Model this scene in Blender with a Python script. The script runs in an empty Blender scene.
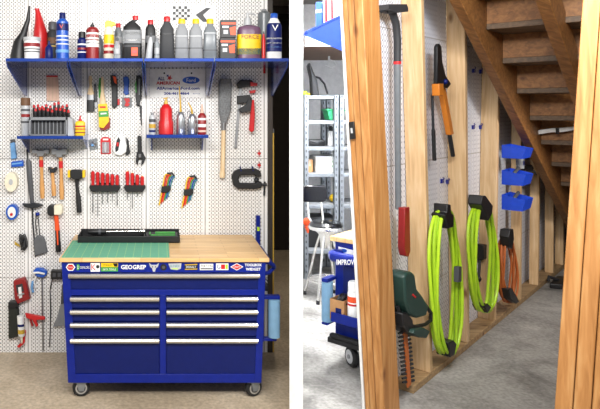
import bpy, math, random
from mathutils import Vector, Matrix
random.seed(7)
C = bpy.context.scene.collection
V3 = Vector
# ------------------------------------------------------------------ camera
H, CX, CY, FP = 1.68, 160.0, 110.0, 600.0        # eye height, principal point and focal length (px of 600x409)
cam = bpy.data.cameras.new('camera'); cam.sensor_width = 36; cam.lens = 36.0 * FP / 600
cam.shift_x = (300 - CX) / 600; cam.shift_y = -(204.5 - CY) / 600
cam.clip_start = 0.05
co = bpy.data.objects.new('camera', cam); C.objects.link(co)
co.location = (0, 0, H); co.rotation_euler = (math.pi / 2, 0, 0)
bpy.context.scene.camera = co
# ------------------------------------------------------------------ world and lights
sc = bpy.context.scene
sc.view_settings.view_transform = 'Standard'; sc.view_settings.look = 'None'
sc.view_settings.exposure = 0.0; sc.view_settings.gamma = 1.0; sc.view_settings.use_curve_mapping = False
w = bpy.data.worlds.new('daylight'); sc.world = w; w.use_nodes = True
w.node_tree.nodes['Background'].inputs[0].default_value = (0.92, 0.96, 1.0, 1)
w.node_tree.nodes['Background'].inputs[1].default_value = 0.42

def area(name, loc, target, sx, sy, power, col=(1, 1, 1)):
    l = bpy.data.lights.new(name, 'AREA'); l.shape = 'RECTANGLE'; l.size = sx; l.size_y = sy; l.energy = power; l.color = col
    o = bpy.data.objects.new(name, l); C.objects.link(o); o.location = loc
    o.rotation_euler = (Vector(target) - Vector(loc)).to_track_quat('-Z', 'Y').to_euler()
    return o
area('bench_ceiling_light', (-0.2, 0.75, 2.8), (0.0, 4.1, 1.2), 1.8, 0.4, 115, (1.0, 0.985, 0.96))
area('storage_ceiling_light', (1.55, 1.5, 2.8), (2.3, 4.2, 0.9), 1.0, 0.35, 72, (0.98, 0.98, 0.98))
area('garage_ceiling_light', (1.62, 4.75, 2.8), (1.5, 5.0, 0), 0.35, 1.0, 150, (0.97, 0.99, 1.0))
area('garage_floor_fill', (1.3, 3.95, 2.8), (1.35, 4.2, 0), 0.3, 0.7, 30, (1.0, 1.0, 1.0))  # added fill, no fixture: brightens the garage floor around the bench
area('far_stud_fill', (3.45, 3.85, 1.5), (3.5, 5.75, 0.9), 0.3, 0.3, 16, (1.0, 0.96, 0.9))  # invented fill out of view, lifts the far studs and pegboard
area('hall_fill', (0.93, 5.2, 2.68), (0.93, 5.3, 0), 0.12, 0.6, 14, (1.0, 0.88, 0.72))  # added fill so the hall floor is not black; no lamp there

# ------------------------------------------------------------------ materials
def lin(h):
    h = h.lstrip('#'); r = []
    for i in (0, 2, 4):
        x = int(h[i:i + 2], 16) / 255
        r.append(x / 12.92 if x <= 0.04045 else ((x + 0.055) / 1.055) ** 2.4)
    return (*r, 1)
M = {}
def base_mat(name, rough, metal):
    m = bpy.data.materials.new(name); m.use_nodes = True; M[name] = m
    nt = m.node_tree; b = nt.nodes['Principled BSDF']
    b.inputs['Roughness'].default_value = rough; b.inputs['Metallic'].default_value = metal
    return m, nt, b
def N(nt, t, **kw):
    n = nt.nodes.new(t)
    for k, v in kw.items():
        if k in n.inputs: n.inputs[k].default_value = v
        else: setattr(n, k, v)
    return n
def ramp(nt, stops):
    n = nt.nodes.new('ShaderNodeValToRGB'); e = n.color_ramp.elements
    while len(e) < len(stops): e.new(0.5)
    for q, (p, c) in zip(e, stops): q.position = p; q.color = lin(c) if isinstance(c, str) else c
    return n
def mat(name, col, rough=0.5, metal=0.0, var=0.08, scale=25.0, bump=0.0, alpha=None, trans=0.0, coat=0.0):
    m, nt, b = base_mat(name, rough, metal)
    c = lin(col)
    tc = N(nt, 'ShaderNodeTexCoord'); no = N(nt, 'ShaderNodeTexNoise', Scale=scale, Detail=4.0)
    nt.links.new(tc.outputs['Object'], no.inputs['Vector'])
    lo = tuple(x * (1 - var) for x in c[:3]) + (1,); hi = tuple(min(1, x * (1 + var)) for x in c[:3]) + (1,)
    r = ramp(nt, [(0.3, lo), (0.7, hi)])
    nt.links.new(no.outputs['Fac'], r.inputs[0]); nt.links.new(r.outputs[0], b.inputs['Base Color'])
    if bump:
        bp = N(nt, 'ShaderNodeBump', Strength=bump, Distance=0.01); nt.links.new(no.outputs['Fac'], bp.inputs['Height']); nt.links.new(bp.outputs[0], b.inputs['Normal'])
    if trans: b.inputs['Transmission Weight'].default_value = trans
    if coat: b.inputs['Coat Weight'].default_value = coat; b.inputs['Coat Roughness'].default_value = 0.08
    if alpha is not None: b.inputs['Alpha'].default_value = alpha
    return m
def wood(name, a, bcol, c3, rough=0.55, scale=3.0, knots=True, axis='Z', stretch=14.0):
    m, nt, b = base_mat(name, rough, 0)
    tc = N(nt, 'ShaderNodeTexCoord'); mp = N(nt, 'ShaderNodeMapping')
    s = [stretch * scale] * 3; s['XYZ'.index(axis)] = scale; mp.inputs['Scale'].default_value = s
    no = N(nt, 'ShaderNodeTexNoise', Scale=1.0, Detail=5.0, Distortion=0.6)
    nt.links.new(tc.outputs['Object'], mp.inputs[0]); nt.links.new(mp.outputs[0], no.inputs['Vector'])
    r = ramp(nt, [(0.3, a), (0.5, bcol), (0.72, c3)]); nt.links.new(no.outputs['Fac'], r.inputs[0])
    out = r.outputs[0]
    if knots:
        mk = N(nt, 'ShaderNodeMapping'); ks = [7.0] * 3; ks['XYZ'.index(axis)] = 3.2; mk.inputs['Scale'].default_value = ks
        vo = N(nt, 'ShaderNodeTexVoronoi', Scale=1.0); nt.links.new(tc.outputs['Object'], mk.inputs[0]); nt.links.new(mk.outputs[0], vo.inputs['Vector'])
        kr = ramp(nt, [(0.05, (0.28, 0.15, 0.07, 1)), (0.16, (1, 1, 1, 1))]); nt.links.new(vo.outputs['Distance'], kr.inputs[0])
        mx = N(nt, 'ShaderNodeMix', data_type='RGBA', blend_type='MULTIPLY'); mx.inputs[0].default_value = 0.85
        nt.links.new(out, mx.inputs[6]); nt.links.new(kr.outputs[0], mx.inputs[7]); out = mx.outputs[2]
    nt.links.new(out, b.inputs['Base Color'])
    bp = N(nt, 'ShaderNodeBump', Strength=0.15, Distance=0.004); nt.links.new(no.outputs['Fac'], bp.inputs['Height']); nt.links.new(bp.outputs[0], b.inputs['Normal'])
    return m
def mth(nt, op, a, b=None):
    n = N(nt, 'ShaderNodeMath', operation=op)
    for i, x in enumerate((a, b)):
        if x is None: continue
        if isinstance(x, (int, float)): n.inputs[i].default_value = x
        else: nt.links.new(x, n.inputs[i])
    return n.outputs[0]
def pegboard(name, col, hole, rough, step=0.0254, seam=0.409, metal=0.0):
    m, nt, b = base_mat(name, rough, metal)
    tc = N(nt, 'ShaderNodeTexCoord'); sp = N(nt, 'ShaderNodeSeparateXYZ'); nt.links.new(tc.outputs['Object'], sp.inputs[0])
    x, z = sp.outputs[0], sp.outputs[2]
    fx = mth(nt, 'SUBTRACT', mth(nt, 'FLOORED_MODULO', x, step), step / 2); fz = mth(nt, 'SUBTRACT', mth(nt, 'FLOORED_MODULO', z, step), step / 2)
    d = mth(nt, 'SQRT', mth(nt, 'ADD', mth(nt, 'POWER', fx, 2.0), mth(nt, 'POWER', fz, 2.0)))
    hole1 = mth(nt, 'LESS_THAN', d, step * 0.19)
    gx = mth(nt, 'SUBTRACT', mth(nt, 'FLOORED_MODULO', mth(nt, 'ADD', x, step / 2), step), step / 2)
    gz = mth(nt, 'SUBTRACT', mth(nt, 'FLOORED_MODULO', mth(nt, 'ADD', z, step / 2), step), step / 2)
    slot = mth(nt, 'MULTIPLY', mth(nt, 'LESS_THAN', mth(nt, 'ABSOLUTE', gx), step * 0.09), mth(nt, 'LESS_THAN', mth(nt, 'ABSOLUTE', gz), step * 0.36))
    allh = mth(nt, 'MAXIMUM', hole1, slot)
    sx = mth(nt, 'LESS_THAN', mth(nt, 'FLOORED_MODULO', mth(nt, 'ADD', x, 20 * seam - 0.31), seam), 0.006)
    sz = mth(nt, 'LESS_THAN', mth(nt, 'FLOORED_MODULO', mth(nt, 'ADD', z, 0.312), 0.826), 0.004)
    margin = mth(nt, 'GREATER_THAN', mth(nt, 'ABSOLUTE', mth(nt, 'SUBTRACT', mth(nt, 'FLOORED_MODULO', mth(nt, 'ADD', x, 20 * seam - 0.31 + seam / 2), seam), seam / 2 + 0.003)), 0.020)
    allh = mth(nt, 'MULTIPLY', allh, margin)
    seamf = mth(nt, 'MAXIMUM', sx, sz)
    m1 = N(nt, 'ShaderNodeMix', data_type='RGBA'); m1.inputs[6].default_value = lin(col); m1.inputs[7].default_value = lin(hole); nt.links.new(allh, m1.inputs[0])
    m2 = N(nt, 'ShaderNodeMix', data_type='RGBA'); m2.inputs[7].default_value = lin('#8f8c88'); nt.links.new(seamf, m2.inputs[0]); nt.links.new(m1.outputs[2], m2.inputs[6])
    nt.links.new(m2.outputs[2], b.inputs['Base Color'])
    bp = N(nt, 'ShaderNodeBump', Strength=0.6, Distance=0.002); bp.invert = True
    nt.links.new(mth(nt, 'MAXIMUM', allh, seamf), bp.inputs['Height']); nt.links.new(bp.outputs[0], b.inputs['Normal'])
    return m
def concrete(name, a, bcol, c3, rough=0.6, scale=1.6):
    m, nt, b = base_mat(name, rough, 0)
    tc = N(nt, 'ShaderNodeTexCoord')
    n1 = N(nt, 'ShaderNodeTexNoise', Scale=scale, Detail=8.0, Roughness=0.68, Distortion=0.5); n2 = N(nt, 'ShaderNodeTexNoise', Scale=45.0, Detail=4.0)
    for n in (n1, n2): nt.links.new(tc.outputs['Object'], n.inputs['Vector'])
    r = ramp(nt, [(0.32, a), (0.5, bcol), (0.68, c3)]); nt.links.new(n1.outputs['Fac'], r.inputs[0])
    r2 = ramp(nt, [(0.3, (0.72, 0.72, 0.72, 1)), (0.7, (1.15, 1.15, 1.15, 1))]); nt.links.new(n2.outputs['Fac'], r2.inputs[0])
    mx = N(nt, 'ShaderNodeMix', data_type='RGBA', blend_type='MULTIPLY'); mx.inputs[0].default_value = 1.0
    nt.links.new(r.outputs[0], mx.inputs[6]); nt.links.new(r2.outputs[0], mx.inputs[7]); nt.links.new(mx.outputs[2], b.inputs['Base Color'])
    bp = N(nt, 'ShaderNodeBump', Strength=0.2, Distance=0.004); nt.links.new(n2.outputs['Fac'], bp.inputs['Height']); nt.links.new(bp.outputs[0], b.inputs['Normal'])
    return m
def butcher(name):
    m, nt, b = base_mat(name, 0.35, 0)
    tc = N(nt, 'ShaderNodeTexCoord')
    br = N(nt, 'ShaderNodeTexBrick', Scale=1.0); br.inputs['Brick Width'].default_value = 0.34; br.inputs['Row Height'].default_value = 0.042
    br.inputs['Mortar Size'].default_value = 0.0012; br.inputs['Color1'].default_value = lin('#ecc68c'); br.inputs['Color2'].default_value = lin('#dcb074'); br.inputs['Mortar'].default_value = lin('#b88a54')
    no = N(nt, 'ShaderNodeTexNoise', Scale=1.0, Detail=5.0); mp = N(nt, 'ShaderNodeMapping'); mp.inputs['Scale'].default_value = (6, 90, 90)
    nt.links.new(tc.outputs['Object'], br.inputs['Vector']); nt.links.new(tc.outputs['Object'], mp.inputs[0]); nt.links.new(mp.outputs[0], no.inputs['Vector'])
    r = ramp(nt, [(0.3, (0.84, 0.82, 0.8, 1)), (0.7, (1.1, 1.1, 1.1, 1))]); nt.links.new(no.outputs['Fac'], r.inputs[0])
    mx = N(nt, 'ShaderNodeMix', data_type='RGBA', blend_type='MULTIPLY'); mx.inputs[0].default_value = 1.0
    nt.links.new(br.outputs['Color'], mx.inputs[6]); nt.links.new(r.outputs[0], mx.inputs[7]); nt.links.new(mx.outputs[2], b.inputs['Base Color'])
    return m
def cutmat(name):
    m, nt, b = base_mat(name, 0.75, 0)
    tc = N(nt, 'ShaderNodeTexCoord'); sp = N(nt, 'ShaderNodeSeparateXYZ'); nt.links.new(tc.outputs['Object'], sp.inputs[0])
    f = None
    for ax, st, wd in ((0, 0.05, 0.0035), (1, 0.05, 0.005)):
        q = mth(nt, 'LESS_THAN', mth(nt, 'FLOORED_MODULO', sp.outputs[ax], st), wd); f = q if f is None else mth(nt, 'MAXIMUM', f, q)
    m1 = N(nt, 'ShaderNodeMix', data_type='RGBA'); m1.inputs[6].default_value = lin('#5fa98c'); m1.inputs[7].default_value = lin('#a9d08a'); nt.links.new(mth(nt, 'MULTIPLY', f, 0.6), m1.inputs[0])
    nt.links.new(m1.outputs[2], b.inputs['Base Color'])
    return m
pegboard('peg_front', '#efedeb', '#84817d', 0.38)
pegboard('peg_back', '#e9ecf5', '#8b90a3', 0.35, step=0.034, seam=0.7)
concrete('floor_tan', '#a5957d', '#bcab92', '#cdbda6', 0.5)
concrete('floor_grey', '#6a6763', '#9f9c97', '#bfbcb6', 0.65, 1.9)
wood('stud_wood', '#bf9a6d', '#d0ad80', '#dcbf97')
wood('post_wood', '#a06a34', '#b98148', '#c99860')
wood('stair_wood', '#6e4721', '#87592c', '#9d6d3b', axis='X', knots=True)
wood('tread_wood', '#4a3a2a', '#5f4a35', '#745b42', axis='X')
wood('plate_wood', '#8a6e4c', '#a58760', '#b99a72', axis='X')
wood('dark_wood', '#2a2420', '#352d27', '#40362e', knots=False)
wood('handle_wood', '#b67c3e', '#cd9454', '#ddaa6c', scale=9, knots=False)
wood('pale_wood', '#d9b88a', '#e6c99f', '#efd8b4', scale=9, knots=False)
butcher('butcher'); cutmat('cutmat')
for a in [('white', '#ececea', .5), ('wall_white', '#e6e6e4', .7), ('ceiling_grey', '#9a9690', .8), ('hall_shade', '#2e2823', .9), ('amber', '#cf7a24', .45),  # the hall wall colour has the gap's shade put into it
          ('blue', '#0e2280', .32), ('blue_dark', '#0a1a5c', .38), ('blue_bin', '#1746c8', .4), ('blue_lt', '#6ea3d8', .6), ('blue_bottle', '#1c55b8', .3),
          ('black', '#161618', .45), ('black_rub', '#1c1c1d', .75), ('char', '#2d2e31', .6), ('grey_dk', '#4b4c50', .5), ('grey', '#85878a', .5), ('grey_lt', '#b6b8ba', .45),
          ('red', '#c81e22', .35), ('red_dk', '#8d1a1c', .4), ('orange', '#e8511c', .45), ('orange_cord', '#b5602a', .6), ('yellow', '#f0c613', .4), ('gold', '#c9a23a', .4),
          ('green', '#3f9a3c', .5), ('green_dk', '#1f3a34', .45), ('lime', '#b3d92b', .4), ('lime_dk', '#9cc421', .4), ('teal', '#2e7f8c', .5), ('green_bin', '#2fa368', .5),
          ('tan', '#d2b49a', .8), ('brush_grey', '#8e9092', .9), ('brown', '#6a4a30', .6), ('card', '#b98a5a', .8), ('purple', '#6a4a63', .25), ('cream', '#e9e0c8', .5), ('pouch', '#5e6062', .85), ('spacegrey', '#6d7276', .3),
          ('silver_can', '#b9bcbf', .35), ('glossblack', '#101012', .15), ('towel_blue', '#7fa9c9', .9), ('bag_dark', '#23251f', .8), ('pink', '#dcb9a6', .8)]:
    mat(*a)
mat('shelf_blue', '#153c94', .22, 0.35, coat=0.6)
mat('chrome', '#d9d6d0', .22, 0.95, var=.03)
mat('steel', '#9a9b9d', .38, 0.85)
mat('galv', '#8f9498', .42, 0.7)
mat('iron', '#34363a', .45, 0.6)
mat('alu', '#c4c7ca', .3, 0.9)
mat('clear', '#e8eef2', .08, trans=0.7)
for q in ('blue', 'blue_dark'): M[q].node_tree.nodes['Principled BSDF'].inputs['Specular IOR Level'].default_value = 0.25
mat('foam_bump', '#77797b', .9, var=.35, scale=90, bump=.6)

# ------------------------------------------------------------------ frames: a pixel on a plane of the room becomes a point
class Fr:
    def __init__(s, n, p):
        s.n = Vector(n).normalized(); s.c = s.n.dot(Vector(p)); s.ex = Vector((0, 0, 1)).cross(s.n)
    def t(s, u, v):
        d = Vector(((u - CX) / FP, 1, -(v - CY) / FP)); return (s.c - s.n.z * H) / s.n.dot(d), d
    def p(s, u, v, d=0.0):
        t, r = s.t(u, v); return Vector((0, 0, H)) + r * t + s.n * d
    def k(s, u, v): return s.t(u, v)[0] / FP
def LF(Y): return Fr((0, -1, 0), (0, Y, 0))
def vz(Y, z): return CY + FP * (H - z) / Y           # picture row of height z at depth Y

class MB:
    def __init__(s, m=None): s.v = []; s.f = []; s.fm = []; s.mats = []; s.m = None; s.use(m)
    def use(s, m):
        if m:
            if m not in s.mats: s.mats.append(m)
            s.m = s.mats.index(m)
        return s
    def add(s, vs, fs):
        o = len(s.v); s.v += [Vector(x) for x in vs]
        for f in fs: s.f.append([i + o for i in f]); s.fm.append(s.m or 0)
        return s
    def hexa(s, b, t):
        return s.add(list(b) + list(t), [(3, 2, 1, 0), (4, 5, 6, 7), (0, 1, 5, 4), (1, 2, 6, 5), (2, 3, 7, 6), (3, 0, 4, 7)])
    def wbox(s, x0, y0, z0, x1, y1, z1):
        return s.hexa([(x0, y0, z0), (x1, y0, z0), (x1, y1, z0), (x0, y1, z0)], [(x0, y0, z1), (x1, y0, z1), (x1, y1, z1), (x0, y1, z1)])
    def box(s, F, u0, v0, u1, v1, d0, d1):
        return s.plate(F, [(u0, v0), (u1, v0), (u1, v1), (u0, v1)], d0, d1)
    def plate(s, F, pts, d0, d1):
        n = len(pts); vs = [F.p(u, v, d0) for u, v in pts] + [F.p(u, v, d1) for u, v in pts]
        fs = [list(range(n)), list(range(2 * n - 1, n - 1, -1))] + [(i, (i + 1) % n, (i + 1) % n + n, i + n) for i in range(n)]
        return s.add(vs, fs)
    def prism(s, base, ext):
        n = len(base); e = Vector(ext); vs = [Vector(b) for b in base] + [Vector(b) + e for b in base]
        return s.add(vs, [list(range(n)), list(range(2 * n - 1, n - 1, -1))] + [(i, (i + 1) % n, (i + 1) % n + n, i + n) for i in range(n)])
    def rings(s, rs, cap=True):
        n = len(rs[0]); vs = [p for r in rs for p in r]; fs = []
        for a in range(len(rs) - 1):
            for i in range(n): fs.append((a * n + i, a * n + (i + 1) % n, (a + 1) * n + (i + 1) % n, (a + 1) * n + i))
        if cap: fs += [list(range(n))[::-1], list(range((len(rs) - 1) * n, len(rs) * n))]
        return s.add(vs, fs)
    def wtube(s, pts, r, n=8, closed=False):
        P = [Vector(p) for p in pts]; m = len(P); rs = []
        R = r if isinstance(r, (list, tuple)) else [r] * m
        ref = None
        for i in range(m):
            a = P[(i - 1) % m] if (closed or i) else P[0]; b = P[(i + 1) % m] if (closed or i < m - 1) else P[-1]
            t = (b - a).normalized() if (b - a).length > 1e-9 else Vector((0, 0, 1))
            if ref is None: ref = t.orthogonal()
            x = (ref - t * ref.dot(t)); x = x.normalized() if x.length > 1e-6 else t.orthogonal().normalized(); ref = x; y = t.cross(x)
            rs.append([P[i] + (x * math.cos(q) + y * math.sin(q)) * R[i] for q in [2 * math.pi * j / n for j in range(n)]])
        if closed:
            nn = n; vs = [p for rg in rs for p in rg]; fs = []
            for a in range(m):
                for i in range(nn): fs.append((a * nn + i, a * nn + (i + 1) % nn, ((a + 1) % m) * nn + (i + 1) % nn, ((a + 1) % m) * nn + i))
            return s.add(vs, fs)
        return s.rings(rs)
    def tube(s, F, pts, r, n=8, closed=False):
        k = F.k(pts[0][0], pts[0][1]); R = [q * k for q in r] if isinstance(r, (list, tuple)) else r * k
        return s.wtube([F.p(*p) for p in pts], R, n, closed)
    def loft(s, F, secs, d=0.0, n=20, pw=2.0, flat=1.0):
        """sections (u, v, half_width_px); rings stacked up the frame"""
        rs = []
        for q in secs:
            u, v, wd = q[:3]; fl = q[3] if len(q) > 3 else flat
            c = F.p(u, v, d); k = F.k(u, v); ring = []
            for j in range(n):
                a = 2 * math.pi * (j + 0.5) / n; ca, sa = math.cos(a), math.sin(a)
                x = math.copysign(abs(ca) ** (2 / pw), ca); y = math.copysign(abs(sa) ** (2 / pw), sa)
                ring.append(c + F.ex * (x * wd * k) + F.n * (y * wd * k * fl))
            rs.append(ring)
        return s.rings(rs)
    def disc(s, F, u, v, r, d0, d1, n=20, ry=None):
        ry = ry or r
        return s.plate(F, [(u + r * math.cos(2 * math.pi * i / n), v + ry * math.sin(2 * math.pi * i / n)) for i in range(n)], d0, d1)
    def ball(s, F, u, v, ru, rv, d, n=14, flat=1.0):
        return s.loft(F, [(u, v - rv * math.cos(math.pi * i / 8), max(.05, ru * math.sin(math.pi * i / 8))) for i in range(9)], d, n, 2, flat)
    def text(s, F, u, v, hpx, txt, d, width=None, bold=0.0):
        cu = bpy.data.curves.new('lettering', 'FONT'); cu.body = txt; cu.size = 1; cu.align_x = 'CENTER'; cu.extrude = 0; cu.offset = bold; cu.resolution_u = 2
        o = bpy.data.objects.new('lettering', cu); C.objects.link(o)
        dg = bpy.context.evaluated_depsgraph_get(); me = bpy.data.meshes.new_from_object(o.evaluated_get(dg))
        vs = [q.co.copy() for q in me.vertices]; fs = [list(p.vertices) for p in me.polygons]
        bpy.data.objects.remove(o); bpy.data.curves.remove(cu); bpy.data.meshes.remove(me)
        if not vs: return s
        x0, x1 = min(q.x for q in vs), max(q.x for q in vs); y0, y1 = min(q.y for q in vs), max(q.y for q in vs)
        sy = hpx / (y1 - y0); sx = width / (x1 - x0) if width else sy; cx = (x0 + x1) / 2; cy = (y0 + y1) / 2
        return s.add([F.p(u + (q.x - cx) * sx, v - (q.y - cy) * sy, d) for q in vs], fs)
    def mesh(s, name, off, mtx=None):
        me = bpy.data.meshes.new(name); inv = mtx.inverted() if mtx else None
        me.from_pydata([tuple((inv @ p) if inv else (p - off)) for p in s.v], [], s.f)
        for m in s.mats: me.materials.append(M[m])
        me.polygons.foreach_set('material_index', s.fm)
        import bmesh
        bm = bmesh.new(); bm.from_mesh(me); bmesh.ops.recalc_face_normals(bm, faces=bm.faces); bm.to_mesh(me); bm.free()
        me.polygons.foreach_set('use_smooth', [True] * len(me.polygons)); me.set_sharp_from_angle(angle=math.radians(38)); me.update()
        return me
def link(name, me, loc, parent=None, bevel=0):
    o = bpy.data.objects.new(name, me); C.objects.link(o); o.location = loc
    if parent: o.parent = parent
    if bevel:
        b = o.modifiers.new('edges', 'BEVEL'); b.width = bevel; b.segments = 2; b.limit_method = 'ANGLE'; b.angle_limit = math.radians(40)
    return o
def bbase(mbs):
    vs = [p for m in mbs for p in m.v]
    return Vector(((min(p.x for p in vs) + max(p.x for p in vs)) / 2, (min(p.y for p in vs) + max(p.y for p in vs)) / 2, min(p.z for p in vs)))
def tag(o, label, cat, group=None):
    o['label'] = label; o['category'] = cat
    if group: o['group'] = group
    return o
def thing(name, label, cat, parts, group=None):
    """parts: (name, MB[, bevel[, label[, subparts]]]); subparts: (name, MB[, bevel])"""
    if len(parts) == 1 and not (len(parts[0]) > 4 and parts[0][4]):
        b = bbase([parts[0][1]])
        return tag(link(name, parts[0][1].mesh(name, b), b, None, parts[0][2] if len(parts[0]) > 2 else 0), label, cat, group)
    b = bbase([p[1] for p in parts]); e = bpy.data.objects.new(name, None); C.objects.link(e); e.location = b; e.empty_display_size = .05
    tag(e, label, cat, group)
    for p in parts:
        o = link(p[0], p[1].mesh(p[0], b), (0, 0, 0), e, p[2] if len(p) > 2 else 0)
        if len(p) > 3 and p[3]: o['label'] = p[3]
        if len(p) > 4:
            for q in p[4]: link(q[0], q[1].mesh(q[0], b), (0, 0, 0), o, q[2] if len(q) > 2 else 0)
    return e
def struct(name, mb, mtx=None, bevel=0):
    o = link(name, mb.mesh(name, Vector(), mtx), (0, 0, 0), None, bevel); o['kind'] = 'structure'
    if mtx: o.matrix_world = mtx
    return o

# ------------------------------------------------------------------ the storage wall's own axes
P0 = Vector(((440 - CX) / FP * 3.847, 3.847, 0))
UD = Vector(((754 - CX) / FP, 1, 0)).normalized(); ND = Vector((UD.y, -UD.x, 0))
def S(s, off, z): return P0 + UD * s + ND * off + Vector((0, 0, z))
def RF(off): return Fr(ND, P0 + ND * off)             # plane parallel to the storage wall
def GF(s): return Fr(-UD, P0 + UD * s)                # plane square to it
def s_of(p): return (p - P0).dot(UD)
PEG = -0.125
# ------------------------------------------------------------------ setting
YW = 4.16
def X(u, Y): return (u - CX) / FP * Y
px0, px1 = X(289.5, 3.27), X(303, 3.27)               # near end of the partition
pd = Vector(((296 - CX) / FP, 1, 0))
pa, pb = Vector((px0, 3.27, 0)), Vector((px1, 3.27, 0)); L = 7.6 - 3.27
mid_far = (pa + pb) / 2 + pd * L; hw = (pb - pa) / 2
struct('floor', MB('floor_tan').wbox(-3.5, -1.5, -.05, px0 + .03, 3.27, 0).hexa([(-3.5, 3.27, -.05), ((pa.x + pb.x) / 2, 3.27, -.05), (mid_far.x, 7.7, -.05), (-3.5, 7.7, -.05)], [(-3.5, 3.27, 0), ((pa.x + pb.x) / 2, 3.27, 0), (mid_far.x, 7.7, 0), (-3.5, 7.7, 0)]))
struct('floor_right', MB('floor_grey').wbox(px0 + .03, -1.5, -.05, 7.5, 3.27, 0).hexa([((pa.x + pb.x) / 2, 3.27, -.05), (7.5, 3.27, -.05), (7.5, 7.7, -.05), (mid_far.x, 7.7, -.05)], [((pa.x + pb.x) / 2, 3.27, 0), (7.5, 3.27, 0), (7.5, 7.7, 0), (mid_far.x, 7.7, 0)]))
struct('ceiling', MB('ceiling_grey').wbox(-3.5, 0.6, 3.0, 7.5, 7.7, 3.06))
struct('wall_partition', MB('white').hexa([pa, pb, mid_far + hw, mid_far - hw], [p + Vector((0, 0, 3.0)) for p in (pa, pb, mid_far + hw, mid_far - hw)]))
xr = X(267.5, YW)
wp = MB('peg_front').wbox(-2.4, YW, 0.0, xr, YW + .02, 3.0)
struct('wall_back', wp)
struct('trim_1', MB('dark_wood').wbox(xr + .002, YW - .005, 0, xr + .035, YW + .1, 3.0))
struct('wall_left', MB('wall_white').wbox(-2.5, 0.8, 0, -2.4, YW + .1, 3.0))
struct('wall_hall', MB('hall_shade').wbox(-2.4, 7.2, 0, mid_far.x - .08, 7.3, 3.0))
struct('wall_hall_side', MB('hall_shade').wbox(xr - .3, YW + .12, 0, xr - .25, 7.2, 3.0))
struct('wall_rear', MB('wall_white').wbox(mid_far.x + .06, 7.5, 0, 7.5, 7.6, 3.0))
mtx = Matrix(((UD.x, -ND.x, 0, P0.x), (UD.y, -ND.y, 0, P0.y), (0, 0, 1, 0), (0, 0, 0, 1)))
def sbox(mb, s0, s1, o0, o1, z0, z1):
    return mb.hexa([S(s0, o0, z0), S(s1, o0, z0), S(s1, o1, z0), S(s0, o1, z0)], [S(s0, o0, z1), S(s1, o0, z1), S(s1, o1, z1), S(s0, o1, z1)])
struct('wall_right', sbox(MB('peg_back'), -.72, 4.6, PEG - .012, PEG, 0, 3.0), mtx)
struct('wall_stairs', sbox(MB('stair_wood'), -.3, 5.2, 1.45, 1.5, 0, 3.0), mtx)
struct('wall_under_stairs', sbox(MB('dark_wood'), 4.75, 4.8, PEG, 1.45, 0, 3.0), mtx)
for i in range(6):
    y = 4.5 + i * .48
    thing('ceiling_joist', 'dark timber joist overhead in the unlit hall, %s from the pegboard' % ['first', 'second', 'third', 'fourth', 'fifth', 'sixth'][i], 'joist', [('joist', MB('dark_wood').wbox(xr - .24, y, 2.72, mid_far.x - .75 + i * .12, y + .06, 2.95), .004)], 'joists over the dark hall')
# ================================================================== the pegboard side
W = LF(YW)                                            # wall plane of the pegboard
YB = 3.47; B = LF(YB)                                 # front plane of the workbench
zt = H - (258.5 - CY) / FP * YB                       # worktop height
def xb(u): return X(u, YB)
# ---- upper shelves
YS = 3.6; SF = LF(YS); zs = H + (CY - 58.2) / FP * YS; zd = zs - .014
edges = [5, 68, 143.5, 214.5, 289.5]
sl = ['at the far end above the hanging hammers', 'above the paint brushes', 'above the white dealer sign', 'at the open end above the hacksaws and clamps']
for i in range(4):
    xa, xc = X(edges[i], YS) + .003, X(edges[i + 1], YS) - .003
    deck = MB('shelf_blue').wbox(xa, YS + .006, zd - .006, xc, YW, zd)
    lip = MB('shelf_blue').wbox(xa, YS, zs - .02, xc, YS + .006, zs)
    brs = []
    for q, x in enumerate((xa + .004, xc - .004)):
        b = MB('shelf_blue'); b.prism([(x - .003, YS + .012, zd - .007), (x - .003, YW, zd - .007), (x - .003, YW, zd - .20), (x - .003, YW - .07, zd - .20), (x - .003, YS + .03, zd - .035)], (.006, 0, 0))
        brs.append(('bracket', b))
    thing('pegboard_shelf', 'blue steel shelf full of bottles, ' + sl[i], 'shelf', [('deck', deck), ('lip', lip, .002)] + brs, 'upper blue shelves')
# ---- low shelf on the far side
ys = 3.86; zl = H - (136.2 - CY) / FP * ys; xa, xc = X(17, ys), X(83, ys)
thing('pegboard_shelf', 'short blue shelf carrying the grey screwdriver tray', 'shelf', [
    ('deck', MB('shelf_blue').wbox(xa, ys, zl - .005, xc, YW, zl)), ('lip', MB('shelf_blue').wbox(xa, ys - .006, zl - .018, xc, ys, zl + .002), .002),
    ('bracket', MB('shelf_blue').prism([(xa + .012, ys + .02, zl - .006), (xa + .012, YW, zl - .006), (xa + .012, YW, zl - .13)], (.005, 0, 0))),
    ('bracket', MB('shelf_blue').prism([(xc - .01, ys + .02, zl - .006), (xc - .01, YW, zl - .006), (xc - .01, YW, zl - .10)], (.005, 0, 0)))])
LOWF = LF(4.02); vlow = vz(4.02, zl)
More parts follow.
